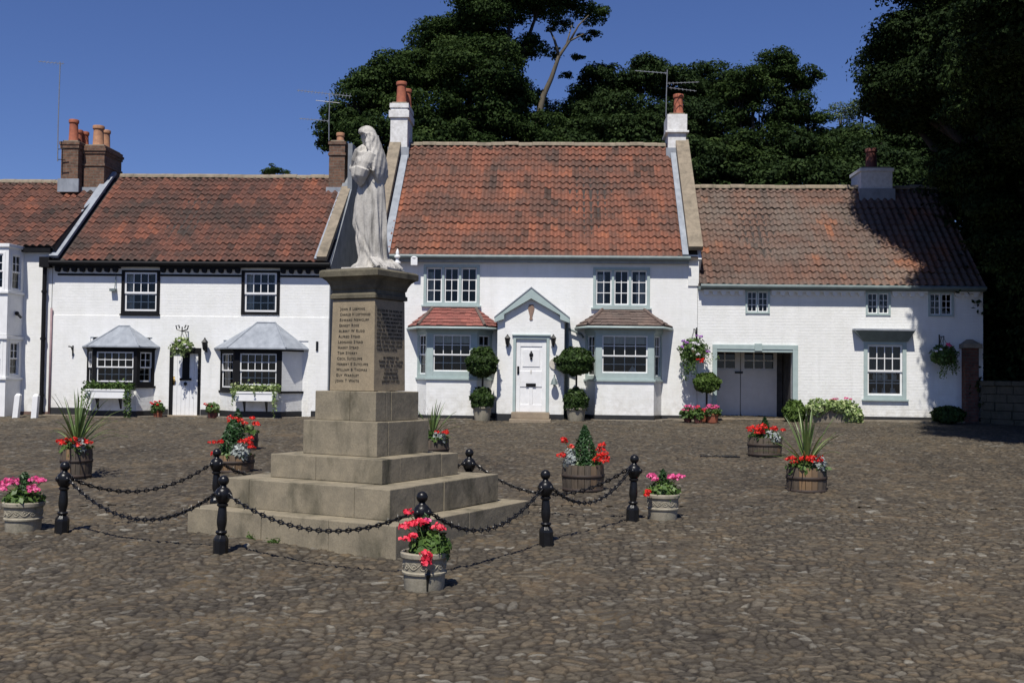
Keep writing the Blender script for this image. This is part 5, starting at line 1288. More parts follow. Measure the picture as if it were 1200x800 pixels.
def p_s3(t, top, r, k, rg):
    cone_tree(t, top+[.0, 0, 0], .07, .32, 500, .03, 321, pw=.4); mound(t, 'geranium_leaves', top+[0, 0, .03], (r*.98, r*.98, .15), 420, .042, leaf_ger, 322, cut=top[2]-.03)
    flower_heads(t, 'geranium_flowers', [top+np.array(v)*[r, r, 1] for v in ((-.65, -.1, .24), (-.5, -.3, .20), (-.75, .1, .22), (.5, -.1, .22), (.72, -.2, .21), (1.0, .0, .23), (.45, -.3, .23))], .052, pet_pink, 323, stems=top)
    flower_heads(t, 'red_flower', [top+np.array([-1.05*r, -.2, .02]), top+np.array([-1.0*r, -.2, .06])], .035, pet_red, 324)
stone_pot(776.5, 611.5, 40, 32, 'carved stone pot of pink geraniums beside the rightmost post', p_s3, 13)

# topiary by the doors
def lathe_pot(t, c, r, h, mat, name='pot'):
    m = MB(); m.lathe([(r*.74, 0), (r*.78, h*.1), (r*.92, h*.80), (r*1.02, h*.84), (r*1.02, h*.97), (r*.95, h), (r*.8, h*.98), (r*.8, h*.8)], c, 24); o = obj(name, m, mat, t, smooth=True, auto=35)
    s = MB(); s.lathe([(r*.82, h*.88), (.01, h*.9)], c, 16); obj('soil', s, soil, t); return o
def topiary(px, w_, pot, balls, label, potm, leafm, seed):
    u = fu(px, w_, 490); c = W3(u, w_, 0); c[2] = float(gz(c[0], c[1])); k = c[1]/FPX
    t = thing('topiary_tree', label, 'topiary', c, 0, 'clipped topiary trees against the cottage walls')
    lathe_pot(t, c, pot[0]/2*k, pot[1]*k, potm)
    zt = 0
    for i, (py, rx, ry, pxo) in enumerate(balls):
        q = at(px+pxo, py, c[1]); zt = max(zt, q[2]); n = int(2600*(rx/16)**2)
        mound(t, 'leaf_ball', q, (rx*k, rx*k, ry*k), n, .052, leafm, seed+i, shell=.80, aspect=.5)
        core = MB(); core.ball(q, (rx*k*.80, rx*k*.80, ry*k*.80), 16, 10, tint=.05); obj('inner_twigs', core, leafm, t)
    m = MB(); m.tube([c+[0, 0, .1], np.array([c[0], c[1], zt])], .026, 8); obj('stem', m, bark, t)
    return t
topiary(565, -.95, (23, 18), [(468, 14, 14, 0), (425, 18.5, 17.5, 0)], 'two-ball topiary in a pot left of the gabled porch', pot_stone, leaf_box, 400)
topiary(675, -.95, (24, 17), [(470, 14, 15, 0), (424, 22, 16, -1)], 'two-ball topiary in a pot right of the gabled porch', pot_stone, leaf_box, 410)
topiary(828, -.55, (20, 13), [(448.5, 15.5, 11.5, 0)], 'single-ball topiary beside the garage door', terracotta, leaf_bay, 420)
def small_pot(px, py, w_, wpx, hpx, label, mat, fl, seed, leafm=None, group=None, hr=.04, nf=6, spread=1.3, cat='flower pot'):
    u = fu(px, w_, py); c = W3(u, w_, 0); c[2] = float(gz(c[0], c[1])); k = c[1]/FPX
    t = thing('flower_pot', label, cat, c, 0, group); r, h = wpx/2*k, hpx*k
    lathe_pot(t, c, r, h, mat); top = c+[0, 0, h]; rg = np.random.default_rng(seed)
    mound(t, 'leaves', top+[0, 0, .04], (r*spread, r*spread, .16), 380, .05, leafm or leaf_ger, seed, cut=top[2]-.08)
    if fl: ger_set(t, top, r, rg, nf, fl, seed+1, .10, .24, hr=hr, spread=spread*1.1, per=26)
    return t
small_pot(185, 484, -.45, 12, 9, 'small pot of red flowers left of the black-framed front door', terracotta, pet_red, 500, nf=5)
small_pot(249, 487, -.45, 13, 9, 'small pot with few red flowers right of the black-framed front door', dark_pot, pet_red, 510, nf=3)
small_pot(835, 492, -.95, 15, 11, 'clay pot of pink flowers at the foot of the single-ball topiary', terracotta, pet_pink, 520, nf=9, hr=.07)
small_pot(806, 492, -.75, 11, 8, 'dark pot of magenta flowers under the hanging basket', dark_pot, pet_pink, 530, nf=8, hr=.06, spread=1.8)
small_pot(818, 493, -1.0, 11, 8, 'small pot of coral flowers between two pink ones', dark_pot, pet_coral, 540, nf=5, hr=.05, spread=1.3)
def shrub(px, py, w_, rx, ry, label, leafm, seed, n=2600, size=.055, name='shrub', cat='shrub', flowers=None, group=None):
    u = fu(px, w_, py); c = W3(u, w_, 0); c[2] = float(gz(c[0], c[1])); k = c[1]/FPX; t = thing(name, label, cat, c, 0, group)
    q = c+[0, 0, ry*k*.95]; mound(t, 'foliage', q, (rx*k, rx*k*.8, ry*k), n, size, leafm, seed, shell=.5, cut=c[2])
    m = MB(); m.tube([c-[0, 0, .05], c+[0, 0, ry*k]], .03, 6); obj('stem', m, bark, t)
    if flowers: flower_heads(t, 'flowers', [q+np.array([rng.uniform(-.8, .8)*rx*k, -rx*k*.5, ry*k*.9]) for _ in range(4)], .05, flowers, seed+5)
    return t
shrub(931, 495, -.6, 13, 13, 'round green shrub between the garage and the stone trough', leaf_bay, 600)
shrub(1111, 497, -.55, 19, 10, 'low dark shrub against the shaded end of the right cottage', leaf_box, 610)
# trough
u = fu(968, -.75, 490); c = W3(u, -.75, 0); c[2] = float(gz(c[0], c[1])); k = c[1]/FPX
t = thing('stone_trough', 'stone trough overflowing with variegated leaves under the right cottage wall', 'planter', c, -TH)
m = MB(); x0, x1, dpt = -19*k, 32*k, .38; V = []
for z, gr in ((0, 0), (.42, .03)): V += [c+np.array([a, b, z]) for a, b in ((x0-gr, -dpt/2-gr), (x1+gr, -dpt/2-gr), (x1+gr, dpt/2+gr), (x0-gr, dpt/2+gr))]
m.box8(V); obj('trough', m, trough_stone, t, bevel=.02)
m = MB(); m.wbox(c+[(x0+x1)/2, 0, .40], (x1-x0-.08, dpt-.04, .06), 0); obj('soil', m, soil, t)
for i, (dx, dz, rx, rz) in enumerate(((-12, 17, 13, 12), (6, 20, 11, 7), (25, 13, 14, 14), (33, 8, 9, 9), (15, 19, 14, 8))):
    mound(t, 'variegated_foliage', c+np.array([dx*k, -.10, dz*k]), (rx*k, .26, rz*k), 620, .055, leaf_var, 620+i, shell=.4, cut=c[2]+.02)
flower_heads(t, 'flowers', [c+np.array([a*k, -.12, b*k]) for a, b in ((5, 27), (10, 28), (22, 29), (27, 28))], .05, pet_pink, 630)

def basket(px, py, w_, rpx, label, specs, seed, trail=None, brx=0, hook=None, leafm=None, dark=False):
    u, z = fac(px, py, w_); c = W3(u, w_, z); k = c[1]/FPX; r = rpx*k
    t = thing('hanging_basket', label, 'hanging basket', c-[0, 0, r*.7], 0, 'hanging flower baskets on the cottage walls')
    m = MB(); m.lathe([(.02, -r*.62), (r*.3, -r*.58), (r*.55, -r*.35), (r*.64, 0)], c, 20); obj('basket_liner', m, plain('moss_liner', (.05, .045, .02), rough=1, bmp=.6), t, smooth=True)
    mound(t, 'foliage', c+[0, 0, .02], (r*.95, r*.85, r*.72), 950, .05, leafm or leaf_ger, seed, shell=.35)
    if trail:
        rg = np.random.default_rng(seed+9); m = MB(); C = []
        for dx, L, wd_ in trail:
            for _ in range(14):
                x = (dx+rg.normal(0, wd_))*r; ln = L*r*rg.uniform(.5, 1.1); kk = int(ln/.025); zz = np.linspace(0, 1, kk)
                C.append(np.stack([c[0]+x+rg.normal(0, .02, kk)+.03*np.sin(zz*5+x*9), c[1]-r*rg.uniform(.3, .8)+rg.normal(0, .02, kk), c[2]-r*.1-zz*ln], 1))
        leaves(m, np.concatenate(C), .032, rg); obj('trailing_leaves', m, leafm or leaf_ger, t)
    for i, (nm, mat, heads, hr) in enumerate(specs):
        flower_heads(t, nm, [c+np.array([a*r, -r*.75, b*r]) for a, b in heads], hr, mat, seed+20+i, per=24, psize=.026)
    m = MB(); top = c+[0, 0, r*1.25]
    for a in (0, 2.1, 4.2): m.tube([c+[r*.6*math.cos(a), r*.6*math.sin(a), 0], top], .006, 5)
    obj('hanging_chain', m, black_iron, t)
    m = MB(); wq = W3(u+brx, .0, top[2]+.04); m.tube([wq+[0, 0, -.3], wq+[0, 0, .06]], .02, 6); m.tube([wq, top+[0, 0, .04], top], .014, 6); m.tube([wq+[0, 0, -.26], (wq+top)/2+[0, 0, .0]], .010, 6)
    if hook:
        for s in (-1, 1): m.tube([top+[s*.02, 0, .05], top+[s*.14, 0, .09], top+[s*.17, 0, .19], top+[s*.09, 0, .20], top+[s*.07, 0, .12]], .018, 6)
        m.tube([top, top+[0, 0, .16]], .016, 6)
    obj('bracket', m, black_iron, t); return t
basket(813, 411, -.40, 19, 'hanging basket of purple and white flowers left of the garage', [('purple_flowers', pet_purple, ((-.75, .55), (-.55, .45), (-.85, .2), (.75, -.05), (.3, .85), (.05, .9)), .055), ('white_flowers', pet_white, ((-.1, .45), (-.15, .05), (.15, -.25), (.1, .35)), .055), ('orange_flowers', pet_red, ((.15, -.55), (.45, -.55), (.35, -.7)), .05)], 700, trail=((-.55, 1.7, .22), (-.2, 1.3, .2), (.5, .7, .3)), brx=.12)
basket(1106, 417, -.40, 17, 'shaded hanging basket at the tree end of the right cottage', [('pink_flowers', pet_pink, ((0, .8), (.1, .7)), .05), ('white_flowers', pet_white, ((-.8, .3), (-.5, .4), (.7, -.2)), .04)], 720, trail=((.0, 1.4, .4), (.5, 1.1, .2)), brx=.02)
basket(213, 406, -.38, 13, 'pale leafy hanging basket over the black-framed front door', [('cream_flowers', pet_white, ((-.6, .3), (.5, .2), (0, .5), (-.2, -.2), (.7, -.1)), .03)], 740, trail=((-.5, .8, .3), (.3, .8, .3)), brx=.05, hook=True, leafm=leaf_var)

def window_box(x0, x1, y0, y1, w_, label, seed, droop):
    u0, u1, z0, z1 = fu(x0, w_, y0), fu(x1, w_, y0), fz(y1, (x0+x1)/2, w_), fz(y0, (x0+x1)/2, w_)
    c = W3((u0+u1)/2, w_+.12, z0); t = thing('window_box', label, 'window box', c, -TH, 'white flower boxes under the cottage bays')
    m = MB(); ubox(m, u0, u1, w_, w_+.24, z0, z1); ubox(m, u0-.015, u1+.015, w_-.015, w_+.01, z1-.05, z1+.004); obj('box', m, white_paint, t, bevel=.006)
    m = MB(); ubox(m, u0+.02, u1-.02, w_+.02, w_+.22, z1-.03, z1+.006); obj('soil', m, soil, t)
    for f in (.22, .74):
        m = MB(); ub = u0+(u1-u0)*f; ubox(m, ub-.02, ub+.02, w_+.05, w_+.23, z0-.03, z0-.002); m.box8([W3(u, x, z) for u in (ub-.018, ub+.018) for x, z in ((w_+.20, z0-.28), (w_+.23, z0-.28), (w_+.23, z0-.03), (w_+.08, z0-.03))]); obj('bracket', m, black_iron, t)
    rg = np.random.default_rng(seed); C = []
    n = 1000; uu = rg.uniform(u0-.08, u1+.06, n); hh = np.abs(rg.normal(0, .085, n))+.02*np.sin(uu*9)+.03
    C += [W3(a, w_+rg.uniform(-.01, .22), z1+b-.02) for a, b in zip(uu, hh)]
    for a, L in droop:
        for _ in range(4):
            ln = L*rg.uniform(.3, 1.1); k = int(ln/.026); x = u0+(u1-u0)*a+rg.normal(0, .05)
            C += [W3(x+rg.normal(0, .02), w_-.04+rg.normal(0, .025), z1-zz) for zz in np.linspace(0, ln, k)]
    m = MB(); leaves(m, np.array(C), .045, rg, .3); obj('trailing_plants', m, leaf_ger if droop[0][0] < .5 else leaf_var, t)
window_box(100, 152, 456, 466.5, -.86, 'white window box with green plants under the left bay of the black-trimmed cottage', 800, ((.02, .55), (.92, .75), (.97, .9)))
window_box(273.5, 323.5, 459, 470, -.96, 'white window box trailing pale leaves right of the black-framed door', 810, ((.97, .65), (.01, .35), (.5, .10)))
# ------------------------------------------------------------------ trees
def leaf_object(name, C, N, size, mat, parent, rg, tint, aspect=.62):
    n = len(C); d = rg.normal(size=(n, 3)); o_ = N+rg.normal(size=(n, 3))*.6; o_ /= np.linalg.norm(o_, axis=1)[:, None]+1e-9
    d = np.cross(o_, d); d /= np.linalg.norm(d, axis=1)[:, None]+1e-9; b = np.cross(o_, d)
    s = (size*rg.uniform(.55, 1.3, n))[:, None]
    V = np.stack([C-d*s, C+b*s*aspect+o_*s*.12, C+d*s-o_*s*.25, C-b*s*aspect+o_*s*.12], 1).reshape(-1, 3)
    r = root_of(parent); V = V-np.array(r.location[:])
    me = bpy.data.meshes.new(name); me.vertices.add(4*n); me.vertices.foreach_set('co', V.reshape(-1).astype(np.float32))
    me.loops.add(4*n); me.loops.foreach_set('vertex_index', np.arange(4*n, dtype=np.int32)); me.polygons.add(n); me.polygons.foreach_set('loop_start', np.arange(0, 4*n, 4, dtype=np.int32)); me.update(calc_edges=True)
    a = me.attributes.new('tint', 'FLOAT', 'POINT'); a.data.foreach_set('value', np.repeat(np.clip(tint, 0, 1), 4).astype(np.float32))
    me.materials.append(mat); o = bpy.data.objects.new(name, me); COL.objects.link(o); o.parent = parent; return o
def crown_points(blobs, rg, puffs=11, area=1.0, ps=.40, flat=.62, interior=.15, size=.07):
    """each blob of a limb carries rounded puffs of foliage; the leaves lie near a puff's surface and face outwards"""
    Cs, Ns, Ts = [], [], []
    for bl in blobs:
        c, r = np.array(bl[0]), np.array(bl[1]) if not np.isscalar(bl[1]) else np.full(3, bl[1])
        R_ = r.prod()**(1/3); n = max(5, int(puffs*(.6+.4*R_)))
        for q in range(n):
            d = rg.normal(size=3); d /= np.linalg.norm(d); rad = rg.uniform(.72, .98) if rg.uniform() > interior else rg.uniform(.2, .7)
            pc = c+d*rad*r*.86; pr = R_*ps*rg.uniform(.6, 1.25)*np.array([1.15, 1.15, flat])
            k = int(area*9.0*pr[0]**2/(size**2*1.3)*rg.uniform(.75, 1.2))
            e = rg.normal(size=(k, 3)); e[:, 2] += .25; e /= np.linalg.norm(e, axis=1)[:, None]
            lump = 1+.20*np.sin(e[:, 0]*5+q)*np.sin(e[:, 1]*6+2*q)+.14*np.sin(e[:, 2]*9+q)+.12*np.sin(e[:, 0]*13+3*q)*np.sin(e[:, 1]*12+q)
            rr = (1-.45*rg.uniform(0, 1, k)**2.2)*lump*np.where(rg.uniform(size=k) < .16, rg.uniform(1.0, 1.32, k), 1)
            o = e*rr[:, None]*pr; o[:, 2] -= .10*(o[:, 0]**2+o[:, 1]**2)/pr[0]
            Cs.append(pc+o); Ns.append(e*np.array([1, 1, 1/flat])+np.array([0, 0, .35])); Ts.append(np.clip(rg.normal(.44, .12)+rg.normal(0, .17, k), 0, 1))
    return np.concatenate(Cs), np.concatenate(Ns), np.concatenate(Ts)
def tree(name, label, base, blobs, size, mat, seed, trunk_r=.35, group=None, barkm=None, limbs=True, cat='tree', **kw):
    rg = np.random.default_rng(seed); base = np.array(base, float); base[2] = float(gz(base[0], base[1]))-.1
    t = thing(name, label, cat, base, 0, group)
    C, N, T = crown_points(blobs, rg, size=size, **kw); leaf_object('crown', C, N, size, mat, t, rg, T)
    m = MB(); zs = [b[0][2] for b in blobs]; mid = np.mean([b[0] for b in blobs], axis=0); fork = base+(mid-base)*np.array([.4, .4, .42])
    m.tube([base, base+(fork-base)*.5+[rg.normal(0, .15), 0, 0], fork], [trunk_r*1.25, trunk_r, trunk_r*.8], 10)
    if limbs:
        for b in blobs:
            c = np.array(b[0]); md = fork+(c-fork)*.5+np.array([rg.normal(0, .3), rg.normal(0, .3), rg.uniform(.0, .5)])
            m.tube([fork-[0, 0, .2], md, c], [trunk_r*.5, trunk_r*.3, trunk_r*.1], 7)
            Rr = b[1] if np.isscalar(b[1]) else b[1][0]
            for _ in range(4):
                dd = rg.normal(size=3); dd[2] = abs(dd[2])*.6; dd /= np.linalg.norm(dd); m.tube([c-(c-md)*.25, c+dd*Rr*.3+[0, 0, .1], c+dd*Rr*.6], [trunk_r*.13, trunk_r*.08, trunk_r*.03], 5)
    obj('trunk', m, barkm or bark, t, smooth=True); return t
def B(px, py, Y, rp, ky=.85): 
    r = rp*Y/FPX; return (at(px, py, Y), (r, r*1.0, r*ky))
G = 'trees behind the cottages'
YA = 42
bA = [B(*q) for q in ((398, 152, YA-1, 30, .7), (385, 165, YA-1, 18, .7), (414, 128, YA-1, 32, .7), (430, 115, YA, 40, .7), (452, 98, YA, 36, .7), (495, 92, YA, 40, .7), (470, 85, YA, 44, .6), (500, 135, YA-1, 52, .7), (520, 55, YA+1, 46, .7), (562, 18, YA, 52, .7), (600, -22, YA, 50, .8), (640, -14, YA+1, 48, .7), (560, 80, YA-1, 55, .75), (560, 150, YA-1, 58, .8), (600, 56, YA+1, 40, .55), (592, 120, YA+1, 46, .7), (440, 165, YA-2, 42, .8), (622, 165, YA, 44, .8), (490, 180, YA-2, 50, .7))]
tree('sycamore_tree', 'tallest dark sycamore behind the statue, rising past the top of the photo', [4*0-1.2, YA, 0], bA, .062, leaf_tree, 1, .42, puffs=23, ps=.38, group=G)
bA2 = [B(*q) for q in ((692, 16, YA+2, 20, .7), (668, 4, YA+2, 24, .6), (690, 42, YA+2, 13, .5), (676, 68, YA+2, 9, .5), (655, 30, YA+3, 18, .6), (648, 62, YA+3, 12, .6), (664, 88, YA+3, 9, .5), (690, 82, YA+2, 8, .5), (646, 145, YA+2, 30, .8), (672, 138, YA+3, 26, .8), (690, 112, YA+3, 16, .7), (628, 118, YA+3, 16, .8))]
tA2 = tree('sycamore_tree', 'airy tree with a pale bare limb against the sky right of the tallest sycamore', at(636, 300, YA+2), bA2, .055, leaf_tree, 2, .2, puffs=12, area=.9, ps=.45, group=G, barkm=bark, limbs=False)
m = MB(); Yl = YA+.5
m.tube([at(625, 210, Yl), at(628, 150, Yl), at(637, 112, Yl), at(646, 92, Yl), at(655, 66, Yl), at(668, 48, Yl), at(684, 40, Yl)], [.17, .14, .11, .09, .07, .045, .02], 8); m.tube([at(655, 66, Yl), at(650, 48, Yl), at(642, 30, Yl)], [.07, .05, .02], 7); m.tube([at(655, 66, Yl), at(664, 52, Yl), at(670, 30, Yl)], [.06, .04, .02], 7); m.tube([at(668, 48, Yl), at(678, 30, Yl), at(690, 18, Yl)], [.05, .035, .015], 6)
obj('bare_limb', m, bark_pale, tA2, smooth=True)
bB = [B(*q) for q in ((690, 112, 45, 32), (715, 98, 45, 36, .7), (752, 92, 45, 36, .7), (790, 98, 45, 36, .7), (828, 102, 46, 40, .7), (700, 150, 44, 42), (745, 145, 44, 46), (795, 150, 44, 46), (838, 155, 45, 40), (670, 185, 43, 44), (720, 195, 43, 44), (770, 195, 43, 44), (820, 195, 43, 44))]
tree('lime_tree', 'dense dark tree behind the middle cottage ridge under the right-hand aerial', [5.5, 45, 0], bB, .066, leaf_tree2, 3, .36, puffs=21, ps=.38, group=G)
bC = [B(*q) for q in ((908, 84, 44, 34, .8), (880, 98, 44, 34, .7), (938, 92, 44, 26, .7), (862, 120, 44, 32, .8), (925, 125, 44, 38, .6), (885, 140, 45, 42, .6), (950, 150, 44, 28, .7), (900, 172, 43, 44, .7), (945, 190, 43, 36, .8), (862, 185, 43, 40, .8))]
tree('sycamore_tree', 'round-topped tree with sky holes behind the garage cottage', [10.3, 44, 0], bC, .062, leaf_tree, 4, .34, puffs=16, ps=.38, group=G, interior=.1)
bD = [B(*q) for q in ((985, 138, 48, 22), (1010, 130, 48, 20), (1000, 160, 48, 28), (1035, 150, 48, 26), (980, 180, 47, 26))]
tree('ash_tree', 'thin pale feathery tree in the gap of sky right of the round-topped tree', at(1000, 300, 48), bD, .05, leaf_sparse, 5, .18, puffs=9, area=.35, ps=.42, group=G)
bF = [B(*q) for q in ((1020, 182, 43, 34), (1060, 165, 44, 44), (1105, 150, 45, 50), (1160, 140, 45, 55), (1215, 150, 45, 60), (1050, 210, 42, 40), (1100, 215, 42, 46), (1160, 220, 42, 50), (1220, 230, 42, 50))]
tree('lime_tree', 'dark tree behind the white chimney of the garage cottage', [17.5, 44, 0], bF, .066, leaf_tree2, 6, .36, puffs=19, group=G)
# thicket closing the view under the crowns
rg = np.random.default_rng(9); bl = []
for px in range(470, 1240, 34): bl.append(B(px, 215+rg.normal(0, 6), 41+rg.uniform(-1, 2), 40, .9))
for px in range(660, 1240, 44): bl.append(B(px, 180+rg.normal(0, 6), 44+rg.uniform(-1, 2), 40, .9))
th = thing('thicket', 'dark mass of leaves just above the cottage ridges below the tree crowns', 'thicket', at(850, 300, 41)); C, N, T = crown_points(bl, rg, 13, .9, .45, .6, .2, .085)
leaf_object('foliage', C, N, .085, leaf_tree2, th, rg, T); th['kind'] = 'stuff'
tree('distant_tree', 'small far-off treetop on the left skyline beside the brown brick chimney', at(322, 260, 75), [B(322, 201, 75, 13, .8), B(314, 204, 75, 9), B(331, 205, 75, 9)], .09, leaf_tree, 10, .2, puffs=9)
# big overhanging tree in front of the right end of the row
def D(x, y, z, r, k=.75): return ((x, y, z), (r, r, r*k))
bE = [D(11.0, 29.5, 11.0, 1.5, .6), D(11.7, 28.5, 12.7, 2.0, .6), D(12.6, 28.5, 13.5, 2.4, .7), D(14.5, 28.5, 14.2, 3.0, .7), D(17.5, 29, 13.5, 3.5, .8), D(11.7, 28.0, 9.8, 1.6, .6), D(13.0, 27.5, 10.2, 2.2, .7), D(15.2, 27.5, 10.8, 2.6, .8), D(13.0, 27.5, 8.4, 1.2, .7), D(14.0, 27.0, 7.4, 1.6, .8), D(15.5, 27, 7.6, 2.2, .9), D(13.5, 26.5, 5.5, 1.25, .8), D(14.1, 26.0, 4.6, 1.4, .9), D(15.2, 26.3, 5.0, 2.0, 1.0), D(13.8, 30.5, 9.4, 1.7, .6), D(11.6, 30.3, 9.9, 1.3, .55), D(13.3, 31.5, 9.2, 1.3, .6), D(12.4, 30.8, 10.3, 1.25, .6), D(14.8, 31.5, 8.8, 2.0, .7), D(16.0, 31.0, 9.5, 2.6, .9), D(13.0, 25.8, 6.8, 1.0, .6), D(17.5, 27.5, 10, 3), D(14.3, 25.4, 6.3, 1.3, .8), D(11.9, 27.5, 7.4, 1.1, .8), D(11.95, 27.2, 6.4, .9, .8), D(12.3, 27.0, 5.4, .8, .8), D(13.0, 27.0, 4.9, 1.0, .8), D(10.9, 23.3, 8.6, 1.2, .7), D(9.7, 20.3, 8.9, 1.2, .7), D(10.6, 19.2, 9.0, 1.4, .7), D(9.9, 21.6, 8.8, 1.1, .7), D(11.2, 21, 8.6, 1.5, .7), D(12.5, 23, 8.4, 1.5, .7), D(10.95, 25, 11.0, 1.2, .8), D(11.1, 25, 9.8, 1.15, .8), D(11.35, 25, 8.4, 1.0, .8), D(10.4, 30.0, 9.8, .95, .6), D(10.9, 30.2, 9.3, .8, .6), D(12.3, 25.3, 10.6, 1.2, .8), D(12.0, 24.6, 9.2, 1.1, .8), D(12.0, 22.3, 8.6, 1.4, .8), D(13.2, 21.4, 8.8, 2.0, .7), D(12.9, 22.6, 7.6, 1.5, .8), D(12.3, 25, 8.0, 1.4, .8), D(10.6, 29.6, 10.1, 1.25, .6), D(11.7, 29.8, 10.1, 1.5, .6), D(12.4, 25.2, 9.4, 1.7, .9), D(10.9, 28.6, 9.7, 1.15, .6), D(11.5, 29.2, 9.2, 1.1, .6), D(12.6, 28.6, 9.2, 1.5, .7), D(11.4, 26.2, 9.6, 1.1, .8), D(13.4, 24.3, 7.4, 1.4, .8), D(12.2, 23.8, 7.9, 1.2, .8), D(14.4, 25.6, 4.4, 1.6, .9), D(14.4, 27.4, 3.3, 1.2, .9), D(12.4, 24.5, 10.2, 1.7, .7), D(11.6, 26.4, 8.5, 1.0, .7), D(12.8, 24.3, 9.0, 1.8, .7), D(11.7, 26.5, 10.8, 1.3, .7), D(13.2, 22.6, 9.0, 2.2, .7), D(15.2, 22.5, 9.0, 2.6, .8), D(14.0, 24, 11.5, 2.6, .8), D(16.5, 24.5, 9, 3, .8), D(12.9, 29.8, 8.9, 1.5, .6), D(12.6, 29.4, 7.6, 1.2, .6)]  # some lobes, partly out of view, added to shade the roof, wall and ground
dark_bark = plain('dark_bark', (.030, .025, .020), (.016, .014, .011), 9, .95, .8, 14, stretch=(1, 1, .25))
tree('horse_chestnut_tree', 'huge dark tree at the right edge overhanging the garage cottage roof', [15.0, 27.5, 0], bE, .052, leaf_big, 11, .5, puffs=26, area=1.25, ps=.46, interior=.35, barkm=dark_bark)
# shrubs, walls and gate pier at the right end
rg = np.random.default_rng(12)
hb = [D(13.4+(i % 12)*.85, 30.6+rg.uniform(-.5, 1.5), 1.4+rg.uniform(0, .6)+(i//12)*1.7, 1.65, 1.0) for i in range(48)]
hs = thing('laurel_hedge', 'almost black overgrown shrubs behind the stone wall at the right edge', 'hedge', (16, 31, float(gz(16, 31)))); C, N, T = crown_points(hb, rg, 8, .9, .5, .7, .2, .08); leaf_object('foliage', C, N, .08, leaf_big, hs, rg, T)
m = MB(); m.tube([(16, 31, .6), (16, 31, 3)], .12, 6); obj('stem', m, bark, hs)
u0, u1 = fu(1131, -.25, 450), fu(1147, -.25, 450); c = W3((u0+u1)/2, 0, 0); zg = float(gz(c[0], c[1]))
t = thing('gate_pier', 'red brick gate pier in deep shade at the end of the cottage row', 'gate pier', (c[0], c[1], zg), -TH)
m = MB(); ubox(m, u0, u1, -.27, .12, zg-.2, fz(408, 1138, -.25)); obj('shaft', m, m_brick('red_brick', (.16, .06, .04), (.11, .045, .032), (.1, .085, .07)), t, bevel=.01)  # brick colour darkened to carry the deep shade at this end
m = MB(); zc_ = fz(408, 1138, -.25); ubox(m, u0-.07, u1+.07, -.34, .19, zc_+.002, zc_+.12); m.box8([W3(u, x, z) for z, e in ((zc_+.122, .03), (zc_+.24, -.12)) for u, x in ((u0-e, -.27-e), (u1+e, -.27-e), (u1+e, .12+e), (u0-e, .12+e))]); obj('cap', m, coping_stone, t, bevel=.01)
wa = at(1149, 480, 28.6); wb = at(1290, 480, 26.0)
t = thing('stone_wall', 'low dark stone wall in the shade under the big tree at the right edge', 'wall', (wa[0], wa[1], float(gz(wa[0], wa[1]))))
m = MB(); dv = np.array([wb[0]-wa[0], wb[1]-wa[1]]); L = np.linalg.norm(dv); dv /= L; nv = np.array([-dv[1], dv[0]])
zt_ = at(1160, 452, 28.4)[2]; rows = 5; zg = float(gz(wa[0], wa[1])); hh = (zt_-zg+.1)/rows
for r_ in range(rows):
    s = -rng.uniform(0, .3)
    while s < L:
        e = min(L, s+rng.uniform(.3, .65)); s0 = max(0, s); j = rng.normal(0, .012)
        if e-s0 > .05:
            P = [wa[:2]+dv*a+nv*b for a, b in ((s0+.006, j), (e-.006, j), (e-.006, .4), (s0+.006, .4))]
            m.box8([(p[0], p[1], z) for z in (zg-.1+hh*r_+.005, zg-.1+hh*(r_+1)-.005) for p in P])
        s = e
obj('stonework', m, m_stone('shade_dark_wall_stone', (.11, .095, .07), (.065, .06, .042), (.03, .035, .02), .85, 3), t, bevel=.012)  # wall stone darkened in colour for the deep shade under the tree
m = MB(); 
for i in range(7):
    a, b = L*i/7+.005, L*(i+1)/7-.005; P = [wa[:2]+dv*x+nv*y for x, y in ((a, -.06), (b, -.06), (b, .46), (a, .46))]; m.box8([(p[0], p[1], z) for z in (zt_+.002, zt_+.13) for p in P])
obj('coping', m, m_stone('shade_dark_coping', (.10, .09, .065), (.06, .055, .04), (.03, .035, .02), .85, 3), t, bevel=.02)  # coping colour carries the same tree shade

# ------------------------------------------------------------------ aerials
def aerial(label, mast, booms, Y, group='television aerials on the chimneys'):
    b = at(*mast[0], Y); t = thing('television_aerial', label, 'aerial', b, 0, group)
    m = MB(); m.tube([at(*q, Y) for q in mast], .016, 6); obj('mast', m, alu, t)
    for pa, pb_, n, ln, dy in booms:
        m = MB(); a, c = at(*pa, Y), at(*pb_, Y+dy); m.tube([a, c], .011, 5)
        for i in range(n):
            q = a+(c-a)*(i+.5)/n; l = ln*(1-.4*i/n); m.tube([q-[0, l*.6, l*.55], q+[0, l*.6, l*.55]], .006, 4)
        obj('antenna_boom', m, alu, t)
    return t
t = aerial('tall thin aerial on the leftmost brick chimney', [(67.5, 189), (68, 150), (70.5, 73)], [((75, 75), (45, 72), 7, .16, .5)], 32.6)
m = MB(); m.tube([at(67.5, 175, 32.6), at(76, 174.5, 32.6)], .014, 5); m.tube([at(67.5, 187, 32.6), at(76, 187, 32.6)], .014, 5); obj('wall_bracket', m, black_iron, t)
aerial('broad two-boom aerial above the brown brick chimney behind the statue', [(385.5, 165), (385.5, 143), (386.5, 110)], [((412, 113), (348, 106), 16, .2, .8), ((386, 142), (351, 139), 9, .12, .4), ((370, 118), (398, 121), 1, .02, 0)], 33.4)
aerial('aerial with three crossed booms on the chimney at the right end of the middle cottage', [(780.5, 137), (781, 110), (782, 82)], [((782, 86), (744, 83), 8, .10, .4), ((782, 98), (819, 96.5), 8, .10, .4), ((784, 103), (816, 107), 7, .10, .3)], 32.4)
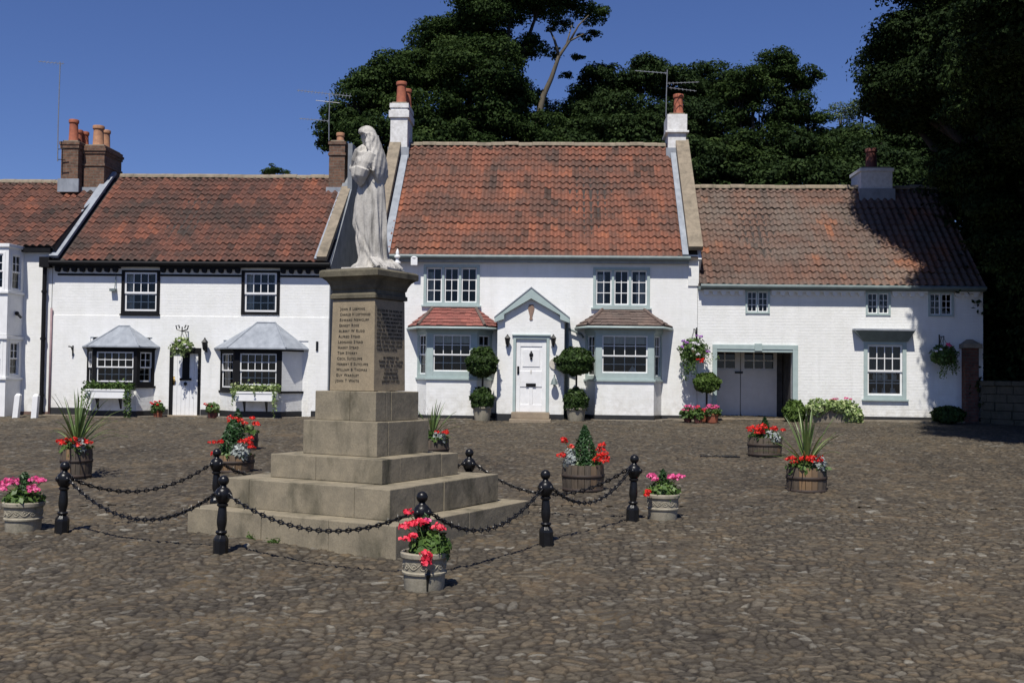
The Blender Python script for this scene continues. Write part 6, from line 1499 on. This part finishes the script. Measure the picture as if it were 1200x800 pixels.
# white bollards by the left house
def wbol(px, py, top, dx):
    u = fu(px, -1.0, py); c = W3(u, -1.0, 0); c[2] = float(gz(c[0], c[1])); k = c[1]/FPX; h_ = (py-top)*k
    t = thing('white_bollard', '', 'bollard', c, -TH, 'white painted bollards by the left edge'); m = MB(); r = .072
    for a, b in ((0, h_-.06),): m.box8([c+np.array([x+dx*k*(z/h_), y, z]) for z in (-.1, b) for x, y in ((-r, -r), (r, -r), (r, r), (-r, r))])
    m.box8([c+np.array([x+dx*k, y, z]) for z, r2 in ((h_-.058, r), (h_, r*.45)) for x, y in ((-r2, -r2), (r2, -r2), (r2, r2), (-r2, r2))])
    obj('post', m, white_paint, t, bevel=.01); return t
wbol(18.5, 490, 461, 2.5)['label'] = 'leaning white bollard nearest the left edge, in front of the sash bay'
wbol(40.5, 488.5, 460, 1.5)['label'] = 'white bollard just left of the black downpipe'

# weeds at the foot of the steps, a drain in the cobbles
def weeds(px, py, r, seed, label):
    q = on_ground(px, py); t = thing('weed_tuft', label, 'weed', q, 0, 'weeds along the foot of the memorial'); rg = np.random.default_rng(seed)
    n = 90; C = q+np.stack([rg.normal(0, r, n), rg.normal(0, r*.4, n), np.abs(rg.normal(0, r*.8, n))+.01], 1); m = MB(); leaves(m, C, .022, rg, aspect=.3); obj('leaves', m, leaf_ger, t)
weeds(271, 629, .05, 1, 'biggest weed at the foot of the steps, just right of the left front post'); weeds(296, 633, .035, 2, 'small weed at the foot of the steps between two joints of the front face')
weeds(321, 637, .03, 3, 'tiny weed at the foot of the middle of the lowest step'); weeds(240, 624, .03, 4, 'small weed left of the left front post by the step corner')
q = on_ground(842, 535); t = thing('drain_grate', 'small dark iron drain grate set in the cobbles in front of the topiary', 'drain', q, 0)
m = MB(); zz = q[2]+.012
for i in range(9): m.wbox((q[0]-.32+.08*i, q[1], zz), (.035, .26, .02))
m.wbox((q[0], q[1]-.14, zz), (.74, .035, .024)); m.wbox((q[0], q[1]+.14, zz), (.74, .035, .024)); obj('bars', m, black_iron, t)
